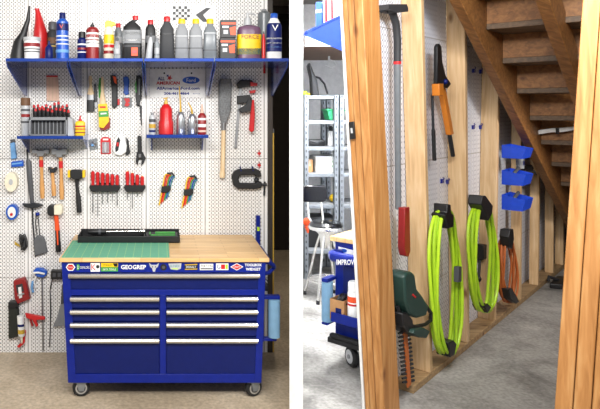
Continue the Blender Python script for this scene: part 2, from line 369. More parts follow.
# ---- small middle shelf
ym = 3.92; zm = H - (135 - CY) / FP * ym; xa, xc = X(146.5, ym), X(208.5, ym)
thing('pegboard_shelf', 'small blue shelf under the dealer sign holding oil cans', 'shelf', [
    ('deck', MB('shelf_blue').wbox(xa, ym, zm - .005, xc, YW, zm)), ('lip', MB('shelf_blue').wbox(xa, ym - .006, zm - .02, xc, ym, zm + .002), .002),
    ('bracket', MB('shelf_blue').prism([(xa + .03, ym + .02, zm - .006), (xa + .03, YW, zm - .006), (xa + .03, YW, zm - .11), (xa + .03, YW - .1, zm - .11)], (.005, 0, 0))),
    ('bracket', MB('shelf_blue').prism([(xc - .035, ym + .02, zm - .006), (xc - .035, YW, zm - .006), (xc - .035, YW, zm - .11), (xc - .035, YW - .1, zm - .11)], (.005, 0, 0)))])
MF = LF(4.04); vmid = vz(4.04, zm)

# ---- containers
def interp(prof, v):
    for (v0, w0), (v1, w1) in zip(prof, prof[1:]):
        if v0 <= v <= v1: return w0 + (w1 - w0) * (v - v0) / max(1e-6, v1 - v0)
    return prof[-1][1]
def bottle(name, label, cat, F, u, prof, m, cap=None, capm=None, bands=None, pw=2.0, flat=1.0, vb=None, d=0.0, text=None, lean=0.0, capname='cap', group=None, extra=None, cu=0.0):
    vb = vb or VB
    if prof[-1][0] < vb: prof = prof + [(vb, prof[-1][1])]
    prof = prof[:-1] + [(prof[-1][0] - .6, prof[-1][1]), (prof[-1][0], prof[-1][1] * .92)]
    ux = lambda v: u + lean * (vb - v)
    parts = [('body', MB(m).loft(F, [(ux(v) + (cu if i == 0 else 0), v, q) for i, (v, q) in enumerate(prof)], d, 24, pw, flat))]
    if cap: parts.append((capname, MB(capm).loft(F, [(ux(v) + cu, v, q) for v, q in cap], d, 16, 2, 1.0 if pw == 2 else min(1, flat * 1.3))))
    if bands:
        lb = MB()
        for a, b, bm_ in bands:
            cut = sorted([a, b] + [v for v, _ in prof if a < v < b]); lb.use(bm_).loft(F, [(ux(v), v, interp(prof, v) * 1.035 + .05) for v in cut], d, 24, pw, flat)
        if text:
            tv, th, ts, tw, tm = text; k = F.k(u, tv); lb.use(tm).text(F, ux(tv), tv, th, ts, d + interp(prof, tv) * k * flat * 1.06 + .004, tw)
        parts.append(('label', lb))
    return thing(name, label, cat, parts + (extra or []), group)
BF = LF(3.78); VB = vz(3.78, zd + .001)
BK = LF(3.98); VBK = vz(3.98, zd + .001)
G1 = 'bottles and cans on the top shelf'
# 1 long black funnel
thing('funnel', 'long black funnel standing at the far end of the top shelf', 'funnel', [
    ('cone', MB('black').loft(BF, [(29.5, 6, 1.0), (28, 20, 2.2), (24, 32, 3.4), (20, 42, 6.5), (19, 55, 8.5), (19, VB - 1, 8.8)])), ('rim', MB('red').loft(BF, [(19, VB - 2.5, 9.2), (19, VB, 9.4)]))])
bottle('tub', 'white plastic tub with grey lid and red mark beside black funnel', 'tub', LF(3.72), 32, [(41, 8), (58, 7.4), (vz(3.72, zd + .001), 7.2)], 'white', [(37.5, 8.4), (38.5, 8.6), (41, 8.6)], 'grey_lt', [(43.5, 47, 'red_dk'), (49, 50, 'grey_dk'), (51.5, 52.5, 'grey_dk')], vb=vz(3.72, zd + .001), capname='lid')
thing('funnel', 'red plastic funnel standing upside down behind the white tub', 'funnel', [('cone', MB('red').loft(BK, [(37, 9, 2.2), (38, 13, 2.6), (39.5, 23, 4.6), (40.5, 33, 7.0), (40.5, 42, 6.8), (40.5, VBK - 1, 6.6)])), ('spout_rim', MB('red').loft(BK, [(36.9, 8.6, 2.5), (37.1, 10, 2.5)]))])
bottle('spray_can', 'dark spray can with grey cap and brown band', 'can', BK, 52.6, [(30, 3), (33, 5.2), (VBK, 5.2)], 'char', [(22, 3.6), (23, 4.1), (30, 4.3)], 'grey_dk', [(38, 44, 'brown'), (46, 47, 'gold')], vb=VBK)
bottle('clamp_bottle', 'small dark blue dropper bottle between white tub and blue spray can', 'bottle', LF(3.7), 49, [(45, 1.6), (48, 3.8), (vz(3.7, zd + .001), 4)], 'blue_dark', [(41, .9), (45, 1.2)], 'blue_dark', vb=vz(3.7, zd + .001), capname='nozzle')
bottle('spray_can', 'tall blue spray can with white lettering and blue cap', 'can', BF, 62.5, [(19, 3.4), (22, 6), (57, 6.6), (VB, 6.6)], 'blue_bottle', [(12.8, 2.8), (13.6, 3.1), (19, 3.2)], 'blue_dark', [(24, 31, 'blue_dark'), (36, 37.2, 'white'), (40, 41, 'white'), (44, 45, 'white'), (50, 53, 'blue_lt')], text=(27.3, 4, 'V', 4, 'red'))
bottle('spray_can', 'short navy spray can with black cap beside red can', 'can', BF, 82, [(38, 3), (40, 4.6), (VB, 4.7)], 'blue_dark', [(32, 3.2), (33, 3.5), (38, 3.6)], 'black', [(44, 45.5, 'white'), (48, 50, 'red_dk'), (52, 53, 'white')])
bottle('spray_can', 'red spray can with white label and dark nozzle', 'can', BF, 92.5, [(27.5, 4.4), (30, 6.4), (VB, 6.5)], 'red_dk', [(22.5, .8), (24.5, .9), (24.6, 2), (27.5, 2.2)], 'char', [(33, 47.5, 'white'), (35, 38, 'red'), (39.5, 41, 'red'), (43, 44, 'grey_dk')], capname='nozzle')
bottle('spray_can', 'grey blue bottle half hidden behind the red spray can', 'bottle', BK, 99.5, [(38, 2), (41, 3.6), (VBK, 3.6)], 'spacegrey', [(35.5, 1.8), (38, 1.8)], 'grey', vb=VBK)
bottle('spray_bottle', 'cream bottle with yellow trigger sprayer and red label', 'bottle', BF, 109, [(27, 3), (31, 4.8), (VB, 5.6)], 'cream', None, None, [(35, 44, 'yellow'), (45, 48, 'red'), (51, 54, 'red_dk')], extra=[
    ('trigger_sprayer', MB('yellow').plate(BF, [(105, 27), (105.5, 22), (108, 20.5), (115, 22.5), (116, 25.5), (112.5, 26), (111.5, 29), (107, 29)], -.012, .012), .003)])
bottle('oil_bottle', 'dark bottle with red cap behind the clear flask', 'bottle', BK, 118.3, [(27, 2.2), (32, 3.8), (VBK, 4.4)], 'spacegrey', [(23.5, 2.2), (24, 2.5), (27.6, 2.5)], 'red', [(37, 43, 'grey_lt')], 3, .7, vb=VBK)
bottle('flask', 'small clear plastic flask with dark cap in front of red-capped bottle', 'bottle', LF(3.7), 117, [(41, 1.4), (45, 3), (vz(3.7, zd + .001), 3.6)], 'clear', [(37.5, 1.5), (41, 1.6)], 'grey_dk', [(49, 54, 'grey_lt')], vb=vz(3.7, zd + .001))
bottle('oil_bottle', 'large black oil jug with red cap, grey label and orange square', 'bottle', BF, 132, [(19.5, 2.6), (22, 3.2), (27, 8.6), (33, 9.6), (VB, 9.8)], 'black', [(15.8, 2.7), (16.4, 3), (20, 3)], 'red', [(30.5, 43.5, 'grey'), (32.5, 35, 'grey_lt'), (40, 41, 'white'), (46, 47, 'grey_dk')], 3.5, .5, cu=3.5, extra=[
    ('badge', MB('orange').box(BF, 131.5, 48, 138, 56.5, .034, .041), .001, 'orange square with red stripe', [('stripe', MB('red').box(BF, 132.3, 51, 137.2, 54, .04, .0425))]),
    ('pour_grip', MB('spacegrey').tube(BF, [(124.5, 30, .02), (123, 34, .02), (123.2, 42, .02), (124.8, 46, .02)], .8))])
bottle('oil_bottle', 'black oil bottle with red cap behind a silver bottle', 'bottle', BK, 150.5, [(24, 2.5), (29, 5), (VBK, 6)], 'black', [(20, 2.7), (20.6, 3), (24.5, 3)], 'red', [(36, 43, 'grey')], 3, .6, vb=VBK)
bottle('bottle', 'slim silver bottle leaning before the red-capped black bottle', 'bottle', LF(3.7), 148.3, [(37, 1.2), (42, 2.6), (vz(3.7, zd + .001), 3.6)], 'silver_can', [(33, 1.1), (37, 1.2)], 'grey_dk', vb=vz(3.7, zd + .001), lean=.1)
bottle('bottle', 'narrow clear grey bottle between the two black oil bottles', 'bottle', BF, 157, [(41, 1.2), (44, 2.6), (VB, 2.8)], 'clear', [(38, 1.3), (41, 1.4)], 'grey', [(48, 54, 'grey_lt')])
bottle('oil_bottle', 'plain black oil bottle with red cap left of yellow-capped bottles', 'bottle', BF, 167, [(21, 2.8), (23, 3.2), (29, 6.8), (VB, 7.6)], 'char', [(16.5, 2.9), (17.2, 3.3), (21.6, 3.3)], 'red', [(34, 35, 'black')], 3.5, .6)
for i, u in enumerate((181.7, 195.8, 210)):
    bottle('oil_bottle', 'grey oil bottle with yellow cap, ' + ['beside the plain black bottle', 'middle one of the three alike', 'beside the orange and black boxes'][i], 'bottle', BF, u,
           [(23.5, 3), (26, 3.4), (31, 6.3), (VB, 6.9)], 'grey' if i < 2 else 'spacegrey', [(19, 3), (19.8, 3.5), (23.8, 3.5)], 'yellow', [(36, 37, 'grey_lt'), (48, 49, 'grey_dk')] if i < 2 else [(33, 34, 'grey_lt'), (50, 51, 'grey_dk')], 4, .62, group='yellow capped oil bottles')
# boxes
for i, (v0, v1, dd, du) in enumerate(((38.6, VB, 0, 0), (20.8, 38.4, 0, .8))):
    b = MB('black').box(BF, 219.5 + du, v0, 234.5 + du, v1, -.045, .04); f = .041
    lb = MB('orange').box(BF, 220 + du, v0 + 2.5, 234.2 + du, v0 + 4.5, .04, f).use('orange').plate(BF, [(228 + du, v0 + 8), (234 + du, v0 + 6), (234 + du, v0 + 15), (229 + du, v0 + 15)], .04, f).use('white').box(BF, 221 + du, v0 + 6, 227 + du, v0 + 8, .04, f + .0005).use('grey_lt').box(BF, 222 + du, v0 + 10, 226.5 + du, v0 + 14, .04, f)
    thing('filter_box', 'black and orange carton, ' + ['lower one of the stack of two', 'upper one of the stack of two'][i], 'box', [('carton', b, .002), ('print', lb)], 'stacked orange and black cartons')
bottle('soap_jug', 'big purple hand soap jug with yellow label and clear pump', 'jug', BF, 249, [(25, 4.5), (27.5, 10.5), (31, 11.8), (VB, 11.2)], 'purple', None, None, [(35, 55, 'yellow'), (49, 55, 'teal')], 3.5, .62, text=(37.6, 4, 'FORCE', 17, 'red_dk'), extra=[
    ('pump', MB('grey_lt').loft(BF, [(247.5, 13, 1.3), (247.5, 18, 1.3), (247.5, 18.3, 3.4), (247.5, 22, 3.6), (247.5, 25.4, 4)]).use('grey_lt').tube(BF, [(247.5, 14, 0), (251, 13.6, .01), (255, 15.5, .015)], [1.2, 1, .8]))])
thing('cartridge', 'small red cartridge between purple jug and white bottle', 'cartridge', [('body', MB('red').loft(LF(3.7), [(263.6, 34, .8), (263.6, 37, 1.0), (263.6, 40, 1.8), (263.6, vz(3.7, zd + .001), 1.8)])), ('nozzle', MB('grey_dk').loft(LF(3.7), [(263.6, 31.5, .5), (263.6, 34, .6)]))])
bottle('additive_bottle', 'white and blue additive bottle with blue cap at the shelf end', 'bottle', LF(3.72), 274, [(18, 3.4), (21, 5), (26, 7.2), (vz(3.72, zd + .001), 7.6)], 'white', [(13.5, 3), (14.2, 3.6), (18.4, 3.7)], 'blue_bottle', [(23.5, 52, 'blue_dark'), (38, 39.5, 'white'), (43, 44, 'white'), (47, 48, 'blue_lt')], 2.4, .7, vb=vz(3.72, zd + .001), text=(28.5, 6, 'V', 6.5, 'white'))
bottle('canister', 'grey canister with clear dome top behind the soap jug', 'canister', BK, 264, [(11, 2), (12, 4.5), (14, 6.2), (VBK, 6.6)], 'spacegrey', vb=VBK, extra=[('lid', MB('grey').loft(BK, [(264, 9.4, 2.4), (264, 11.4, 3)]))])
# ---- signs on the pegboard
ck = MB('white').box(W, 172.5, 6, 190, 20.5, -.002, .003)
for i in range(6):
    for j in range(5):
        if (i + j) % 2 == 0: ck.use('black').box(W, 172.8 + i * 2.85, 6.3 + j * 2.8, 172.8 + i * 2.85 + 2.85, 6.3 + j * 2.8 + 2.8, .003, .0038)
thing('checkered_sign', 'black and white checkered sign behind yellow-capped bottles', 'sign', [('plate', ck)])
thing('arrow_sign', 'white sign with black chevron beside the checkered sign', 'sign', [('plate', MB('white').box(W, 193.5, 6, 215, 24, -.002, .003).use('black').plate(W, [(206, 8), (211, 8), (203, 15), (208, 22), (203, 22), (195.5, 15)], .003, .0038))])
pl = MB('white').box(W, 149.5, 69, 205.2, 97.5, -.002, .003)
def star(u, v, r): return [(u + (r if i % 2 == 0 else r * .42) * math.sin(math.pi * i / 5 + .4), v - (r if i % 2 == 0 else r * .42) * math.cos(math.pi * i / 5 + .4)) for i in range(10)]
lt = MB('blue').text(W, 161.2, 78.6, 3.6, 'ALL', .0042, 7, .035).use('red').text(W, 168, 83, 3.3, 'AMERICAN', .0042, 23.5, .035)
lt.use('red').plate(W, star(169.6, 78, 3.2), .003, .0042).use('blue').plate(W, star(167.6, 75.8, 1.6), .003, .0044)
lt.use('blue').text(W, 178, 88.3, 3, 'AllAmericanFord.com', .0042, 43, .035).text(W, 176.5, 93.4, 2.7, '206-461-4864', .0042, 25, .04).text(W, 196.5, 93.6, 1.2, 'Since 1955'[0:5], .0042, 7)
lt.use('blue_bottle').disc(W, 191, 80.2, 8.6, .003, .0042, 28, 3.6).use('white').text(W, 191, 80.3, 3.6, 'Ford', .0052, 9)
for u in (164.3, 191.5): lt.use('black').disc(W, u, 73.2, .9, .003, .006, 10)
thing('dealer_sign', 'white dealer sign with blue oval and red and blue lettering', 'sign', [('plate', pl), ('print', lt)])
# ---- middle shelf
bottle('spray_can', 'small grey can with yellow and dark print at the shelf end', 'can', MF, 152.3, [(115, 2.2), (117, 3.3), (vmid, 3.3)], 'silver_can', [(112.5, 1.6), (115, 1.8)], 'grey', [(119, 122, 'grey_dk'), (124, 128, 'gold'), (130, 132, 'blue_dark')], vb=vmid)
bottle('pump_can', 'red pump oil can with brass pump top', 'can', MF, 166, [(104, 2.4), (106, 4.2), (109, 6.3), (120, 6.4), (122, 7.4), (vmid, 7.4)], 'red', None, None, None, vb=vmid, extra=[('pump', MB('gold').loft(MF, [(166, 97.5, .6), (166, 100, .7), (166, 100.3, 1.6), (166, 104.2, 2.2)]).tube(MF, [(163.3, 98.6, 0), (168, 97.8, 0)], .6))])
for i, (u, tip) in enumerate(((180.7, [(180.7, 112, 0), (180.2, 100, 0), (179.3, 86, 0)]), (192.2, [(192.2, 114, 0), (191.3, 108, 0), (188, 102.5, 0)]))):
    bottle('oiler', ['taller silver oiler with long straight brass spout', 'shorter silver oiler with bent spout'][i], 'oil can', MF, u, [(112 + 2 * i, 2), (114 + 2 * i, 3.6), (118 + 2 * i, 4.2), (vmid, 4.6)], 'alu', None, None, None, vb=vmid, extra=[
        ('spout', MB('gold').tube(MF, tip, [1.1, .8, .5])), ('trigger', MB('steel').tube(MF, [(u - 1, 113, .01), (u - 4, 111, .01), (u - 5, 115, .01)], .6))], group='silver oilers')
bottle('glue_bottle', 'red bottle with white label on small blue shelf', 'bottle', MF, 202, [(113, 2), (116, 4.2), (vmid, 4.4)], 'red_dk', [(104, .6), (109, 1.3), (113, 1.8)], 'pink', [(118, 120, 'white'), (124, 127, 'white'), (130, 132, 'pink')], vb=vmid, capname='nozzle', pw=2.5)
# ---- low shelf: tray with screwdrivers, canister and yellow can
tr = MB('grey').box(LOWF, 31.5, 117, 69, 120, -.05, .08).use('grey').box(LOWF, 31.5, 117, 33.2, vlow, -.05, .08).box(LOWF, 67.3, 117, 69, vlow, -.05, .08).box(LOWF, 31.5, vlow - 1.2, 69, vlow, -.05, .08).box(LOWF, 31.5, 117, 69, vlow, -.055, -.05)
wn = MB('char').box(LOWF, 33, 120, 67.4, vlow - 1, -.045, .03); ri = MB('grey')
for i in range(9): ri.box(LOWF, 35.5 + i * 3.7, 121, 36.3 + i * 3.7, vlow - 1.4, .03, .036)
sd = MB('grey_lt').plate(LOWF, [(69, 117), (73.5, 119), (75, vlow), (69, vlow)], -.05, .05)
thing('tool_tray', 'grey tray packed with small screwdrivers on low blue shelf', 'tray', [('tray', tr, .002), ('window', wn, .001), ('dividers', ri), ('side_wing', sd)])
for r in range(2):
    for i in range(9):
        u = 34 + i * 4.1 + r * 1.7; v = 106 + 3.2 * r + random.uniform(-1.4, 1.4) - (2.5 if 5 <= i <= 6 and r == 0 else 0)
        if u > 69.5: continue
        F = LF(4.06 - .05 * r); vb = vz(4.06 - .05 * r, H - (117 - CY) / FP * 4.02)
        thing('screwdriver', 'red-tipped black screwdriver standing in the grey tray', 'screwdriver', [('grip', MB('black').loft(F, [(u, v + 2.2, 1.4), (u, v + 5, 1.5), (u, vb + .1, 1.1)], 0, 10)), ('end_cap', MB('red').loft(F, [(u, v - .8, .5), (u, v, 1.3), (u, v + 2.4, 1.4)], 0, 10))], 'screwdrivers standing in the grey tray')
bottle('jar', 'tall clear jar with brown lid beside grey screwdriver tray', 'jar', LOWF, 25.5, [(105, 3.9), (107, 4.3), (vlow, 4.3)], 'silver_can', [(97.8, 4.4), (98.5, 4.8), (105.5, 4.8)], 'brown', [(109, 111, 'grey_dk'), (114, 117, 'red_dk'), (121, 123, 'grey_dk')], vb=vlow, capname='lid')
bottle('lighter_fluid_can', 'yellow can with red print and thin red nozzle', 'can', LOWF, 80.2, [(121, 3), (122.4, 4.9), (vlow, 4.9)], 'yellow', [(115.5, .6), (119, .9), (119.2, 1.7), (121.4, 1.9)], 'red', [(125.5, 127, 'red'), (128.5, 129.5, 'red'), (132, 133, 'red_dk')], 4, .5, vb=vlow, capname='nozzle')
# ---- things hanging in the first row
thing('sandpaper_pack', 'pinkish tan pad with red header under the top shelf', 'pad', [('sheet', MB('pink').plate(W, [(46.5, 76, ), (58, 76), (59.5, 101), (47, 101)], 0, .012)), ('header', MB('red').box(W, 46.6, 75.6, 58, 77.2, -.001, .0135)), ('ribs', MB('tan').box(W, 49, 78, 50, 100, .011, .0135).box(W, 52.5, 78, 53.5, 100, .011, .0135).box(W, 56, 78, 57, 100, .011, .0135))])
thing('paint_brush', 'paint brush with wooden handle and dark bristles', 'brush', [('handle', MB('pale_wood').loft(W, [(90.5, 76, 1.4), (90.6, 79, 2), (90.8, 85, 1.3), (91, 92, 3), (91, 95, 3.6)], .02, 14, 2, .4)), ('ferrule', MB('steel').loft(W, [(91, 94.5, 3.7), (91, 100, 3.8)], .02, 14, 3, .35)), ('bristles', MB('black').loft(W, [(91, 99.6, 3.7), (91, 111.5, 4)], .02, 14, 3, .3))])
thing('putty_knife', 'narrow grey scraper hanging behind wooden brush', 'scraper', [('handle', MB('grey_dk').loft(W, [(95.5, 84, 1), (95.7, 92, 1.7), (96, 102, 1.4)], .012, 12, 2, .6)), ('blade', MB('steel').plate(W, [(94.6, 101), (97.4, 101), (97.8, 108), (94.4, 108)], .004, .009))])
thing('trowel', 'green-handled trowel half hidden behind yellow wrapped brush', 'trowel', [('handle', MB('green').loft(W, [(100.5, 78, 1.2), (100.2, 86, 1.8), (100.4, 98, 1.5)], .008, 12, 2, .4)), ('blade', MB('steel').plate(W, [(98.8, 97), (102, 97), (102.6, 109), (98.4, 109)], .002, .006))])
thing('paint_brush', 'wide paint brush in yellow wrapper with green label', 'brush', [('handle', MB('pale_wood').loft(W, [(102.6, 77, 1.0), (102.8, 81, 1.5), (102.8, 92, 1.5), (103, 100, 3), (103.3, 104, 3.6)], .03, 14, 2, .5)),
    ('wrapper', MB('yellow').plate(W, [(98.8, 104.2), (107.5, 103.6), (109.8, 121), (104, 128), (99.6, 127)], .018, .045).use('green').plate(W, [(99.3, 111.2), (108.5, 110.6), (109.2, 116.5), (99.6, 117.2)], .045, .047).use('red').box(W, 100.3, 106.3, 106.3, 108, .045, .047).use('white').plate(W, [(101.2, 113), (107, 112.6), (107.2, 114), (101.2, 114.6)], .047, .048), .002), ('bristles', MB('red_dk').plate(W, [(99.5, 119), (110.4, 117.5), (110.2, 128), (105, 130), (100.5, 129.5)], .012, .034))])
thing('oscillating_knife', 'black utility tool with orange grip flash', 'tool', [('body', MB('black').plate(W, [(110.5, 75.5), (115.5, 75.3), (117.6, 80), (117.8, 106), (114.5, 108.5), (112.2, 106), (112, 90)], 0, .035), .005), ('grip_flash', MB('orange').plate(W, [(113.2, 76.5), (116.5, 77), (117.2, 84.5), (114.8, 83)], .033, .038)), ('tip', MB('red').box(W, 115.8, 99, 119.8, 105, .004, .02), .002)])
thing('utility_knife', 'blue utility knife above a red clip', 'knife', [('grip', MB('blue_bottle').plate(W, [(123.2, 78), (125, 76.6), (128.4, 77), (129.6, 81), (128.6, 88), (129.2, 94), (126, 95.4), (123.8, 93), (124.4, 86)], 0, .03), .004), ('blade', MB('alu').plate(W, [(125, 95), (128, 95), (127.5, 98)], .008, .014))])
thing('clip_pack', 'small red clips in a clear pack under the blue knife', 'pack', [('blister', MB('clear').box(W, 122, 97.5, 132, 107.5, 0, .004)), ('clip', MB('red').plate(W, [(124, 98.5), (129.4, 98.2), (130, 101.6), (128, 102.6), (130, 104), (128, 106.5), (124.5, 106), (126, 102)], .003, .012), .001)])
thing('keyhole_saw', 'black and green folding saw with thin dark blade', 'saw', [('grip', MB('black').plate(W, [(136.5, 76), (139.5, 75.2), (141.6, 78), (141.4, 98), (139.4, 106), (136.8, 106), (135.6, 96), (135.8, 82)], 0, .03), .005), ('grip_flash', MB('green').plate(W, [(135.2, 84), (136.4, 80), (136.8, 93), (135.4, 92)], .012, .033)), ('clip', MB('grey').plate(W, [(138.6, 79), (140.4, 79), (140, 95), (138.8, 95)], .03, .034)), ('blade', MB('char').plate(W, [(139.4, 105.5), (142, 105.5), (142, 125), (141, 125)], .008, .012))])
# ---- second row
thing('fastener_pack', 'small clear pack of silver fasteners', 'pack', [('blister', MB('clear').plate(W, [(88.5, 140), (97, 138), (98.5, 149), (90, 150.5)], 0, .006)), ('fasteners', MB('alu').tube(W, [(90.5, 146, .01), (93, 141, .01), (95, 147, .01), (96.5, 143, .01)], 1.2).use('blue_lt').box(W, 91, 144, 94.5, 146, .004, .014))])
thing('blister_pack', 'red blister pack with tool inside and hang hole', 'pack', [('card', MB('red').plate(W, [(100.5, 139), (103, 137), (108, 137), (110.8, 139), (110.8, 154), (100.8, 154)], 0, .006), .001), ('blister', MB('clear').box(W, 102, 142, 109.5, 153, .005, .016), .003), ('bit', MB('silver_can').loft(W, [(105.5, 142, 1.4), (105.5, 146, 2), (105.5, 152, 1.6)], .012, 10, 2, .4).use('white').box(W, 103, 138.6, 108.4, 140.2, .005, .008))])
thing('multi_knife', 'white and black folding utility knife, plump grip', 'knife', [('grip', MB('white').plate(W, [(113, 150), (114.5, 141), (117.5, 134.5), (121, 133.2), (124.6, 137), (127, 145), (126.4, 152), (121, 155.5), (115.5, 154.4)], 0, .03), .006), ('grip_insert', MB('black').plate(W, [(115.6, 148), (117, 140), (119, 136.6), (120.6, 140), (118.6, 150), (116, 152)], .029, .034)), ('slider', MB('red').box(W, 117, 142, 119, 146, .033, .037), .001), ('back_strip', MB('black').plate(W, [(126.3, 137), (128.6, 140), (130.2, 153), (127.2, 155.4), (125.4, 154), (127, 148)], .0, .025), .003)])
thing('adjustable_wrench', 'black adjustable wrench hanging jaws down', 'wrench', [('handle', MB('black').plate(W, [(137.4, 136.5), (139.4, 135.2), (141.4, 136.5), (142, 153), (137.6, 154)], 0, .02), .004), ('jaw', MB('black').plate(W, [(137, 152), (142.6, 151.6), (145.8, 158), (144, 163), (141, 165.6), (142.4, 159), (139, 158.4), (138, 165.4), (135.8, 161)], .0, .026), .003), ('knurl', MB('steel').loft(W, [(140, 153.6, 1.4), (140, 157, 1.4)], .026, 10))])
# ---- hammers
def hammer(label, hu0, hu1, v0, v1, hx, vb, band, wide, mm='steel'):
    c = (hu0 + hu1) / 2
    hd = MB(mm).loft(W, [(c, v0 + 1, .6)], .05) if 0 else MB(mm).plate(W, [(hu0, v0), (hu0 + wide, v0), (hu0 + wide + 1.2, v0 + 1.2), (hu1 - wide - 1.2, v0 + 1.2), (hu1 - wide, v0), (hu1, v0), (hu1, v1 - 1), (hu1 - wide, v1 - 1.4), (c + 3, v1 + 1.4), (c - 3, v1 + 1.4), (hu0 + wide, v1 - 1.4), (hu0, v1 - 1)], .015, .06)
    ps = [('head', hd, .004), ('handle', MB('handle_wood').loft(W, [(hx - .4, v0 + 1, 2), (hx, v1 + 4, 1.8), (hx + .6, (v1 + vb) / 2, 1.7), (hx + 1, vb - 10, 2.4), (hx + 1.2, vb, 2)], .038, 12, 2.2, .9))]
    if band: ps.append(('label_band', MB('red').loft(W, [(hx, v1 + 5, 2.2), (hx + .2, v1 + 12, 2.1)], .038, 12, 2.2, .9)))
    return thing('hammer', label, 'hammer', ps, 'wooden handled hammers')
hammer('steel hammer with wooden handle hanging closest to black hatchet', 33.5, 50.5, 148.5, 154.5, 42.3, 197.5, True, 4.5)
hammer('small dark hammer hanging between two larger hammers', 49.5, 58, 166.5, 170.5, 53.6, 195, False, 2, 'iron')
hammer('steel hammer with wooden handle beside yellow-faced mallet', 52.8, 68, 147.5, 155.5, 61.6, 198.5, True, 4.2)
thing('mallet', 'black mallet with yellow faces', 'mallet', [('head', MB('black').plate(W, [(71, 170), (74, 169), (81, 169), (84, 170), (84, 176), (80.5, 178.5), (74.5, 178.5), (71, 176)], .01, .065), .006), ('face', MB('yellow').box(W, 69, 169.4, 71.4, 176.6, .008, .067), .003), ('face', MB('yellow').box(W, 83.6, 169.4, 86, 176.6, .008, .067), .003), ('handle', MB('black').loft(W, [(77.4, 177, 2.4), (77.8, 186, 1.7), (78.6, 192, 1.8), (79, 196, 2.5), (80, 211.6, 2.6)], .035, 12, 2.2, .8))])
# ---- screwdriver racks
for r, (u0, n, st, ln, lb) in enumerate(((93.2, 6, 4.85, [21, 24, 12, 11, 9, 14], 'longer red screwdriver rack'), (127.6, 4, 4.9, [8, 17, 5, 4], 'shorter red screwdriver rack'))):
    u1 = u0 + (n - 1) * st
    thing('screwdriver_rack', 'black wall rack holding %s red screwdrivers' % ['six', 'four'][r], 'rack', [('rail', MB('black').plate(W, [(u0 - 2.8, 184.5), (u1 + 2.8, 184.5), (u1 + 3.4, 187), (u1 + 1, 191), (u0 - 1, 191), (u0 - 3.4, 187)], 0, .045), .004), ('hanger', MB('black').box(W, u0 + 4, 182.6, u1 - 4, 185.6, 0, .006))])
    for i in range(n):
        u = u0 + i * st; vt = 171 + i * (.7 if r == 0 else 1.6); 
        thing('screwdriver', 'red handled screwdriver, ' + ['first', 'second', 'third', 'fourth', 'fifth', 'sixth'][i] + ' from the %s end of the %s-slot black rack' % (['brush', 'longer-rack'][r], ['six', 'four'][r]), 'screwdriver',
              [('grip', MB('red' if not (r == 1 and i in (0, 2)) else 'red').loft(W, [(u, vt, 1.0), (u, vt + 1, 1.9), (u, vt + 8, 2.0), (u, vt + 10.5, 1.4), (u, 184.6, 1.7)], .024, 12)), ('end_cap', MB('yellow' if r == 1 and i in (0, 1, 3) else 'black').loft(W, [(u, vt - .4, .6), (u, vt + .7, 1.5)], .024, 12)), ('shaft', MB('steel').loft(W, [(u, 190.6, .5), (u, 191 + ln[i], .45)], .024, 8))], 'red screwdrivers in the wall racks')
# ---- allen key sets
for i, (u, v) in enumerate(((166, 173), (188.5, 176))):
    cols = ['yellow', 'red', 'orange', 'green', 'blue_bottle', 'teal']; ks = []
    for j in range(6):
        uu = u - 2.2 + j * 1.5; vb = v + 25 + (3 - j) * 1.6
        ks.append(('hex_key', MB(cols[j]).tube(W, [(uu + 4.5 - j * .2, v + 1.2 + j * .4, .018), (uu + 1.8, v + 1 + j * .8, .018), (uu + .3, v + 5 + j * .6, .018), (uu - 1.5, v + 16, .018), (uu - 4.2 + (j - 2) * .2, vb + 2, .018)], .62, 6)))
    thing('hex_key_set', ['coloured hex key set in black holder under red pump can', 'coloured hex key set in black holder nearer the wire brush'][i], 'hex keys', [('holder', MB('black').plate(W, [(u - 4.5, v + 13), (u + 4, v + 12), (u + 5, v + 16), (u + 2, v + 19), (u - 5, v + 19)], .0, .034), .004)] + ks + [('clip', MB('char').tube(W, [(u + 1, v + .2, .02), (u + 6, v - .3, .02), (u + 8.3, v + 2.8, .02)], 1.0))], 'hex key sets')
# ---- right end: wire brush, saw and clamps
thing('scratch_brush', 'long grey bristled brush with pale wooden handle', 'brush', [('head', MB('foam_bump').loft(W, [(225, 79, 5.4), (224.5, 84, 6.6), (224, 110, 6.2), (223.5, 119, 4), (223.2, 124, 2.3)], .04, 16, 3, .5)), ('ferrule', MB('steel').loft(W, [(223, 122.5, 2.6), (222.8, 130, 2.4)], .04, 14)), ('handle', MB('pale_wood').loft(W, [(222.8, 129.5, 2.1), (222.5, 150, 2.3), (222, 168, 2.3), (221.8, 174, 2.9), (221.7, 177, 2.4)], .04, 14))])
thing('bar_clamp', 'black bar clamp with long steel bar and red tips', 'clamp', [('bar', MB('steel').plate(W, [(239.5, 84), (242, 84), (236.4, 148), (233.8, 148)], .01, .02)), ('jaw', MB('black').plate(W, [(236, 84), (240, 80), (251, 80.5), (254, 85), (245, 87.5), (237, 88.5)], .004, .045), .005), ('sliding_jaw', MB('black').plate(W, [(236.4, 96), (249, 95), (251.4, 99), (246, 103), (236.6, 104)], .004, .045), .004), ('grip_tip', MB('red').plate(W, [(249, 82), (256.4, 83.6), (256.4, 86), (249.6, 86.4)], .02, .05), .003), ('pad', MB('red').plate(W, [(248.4, 91), (255, 90), (254, 93), (249.4, 93.6)], .02, .045), .002)])
thing('bar_clamp', 'second bar clamp with big red handle hanging close behind', 'clamp', [('jaw', MB('char').plate(W, [(244.5, 105), (248, 98), (252.4, 104), (250, 111), (240.5, 113), (237, 109)], .046, .066), .004), ('grip', MB('red').plate(W, [(250.6, 100), (252.6, 99.6), (253.2, 116), (252.6, 130), (250.2, 132), (247.6, 130), (248.4, 118)], .046, .08), .006)])
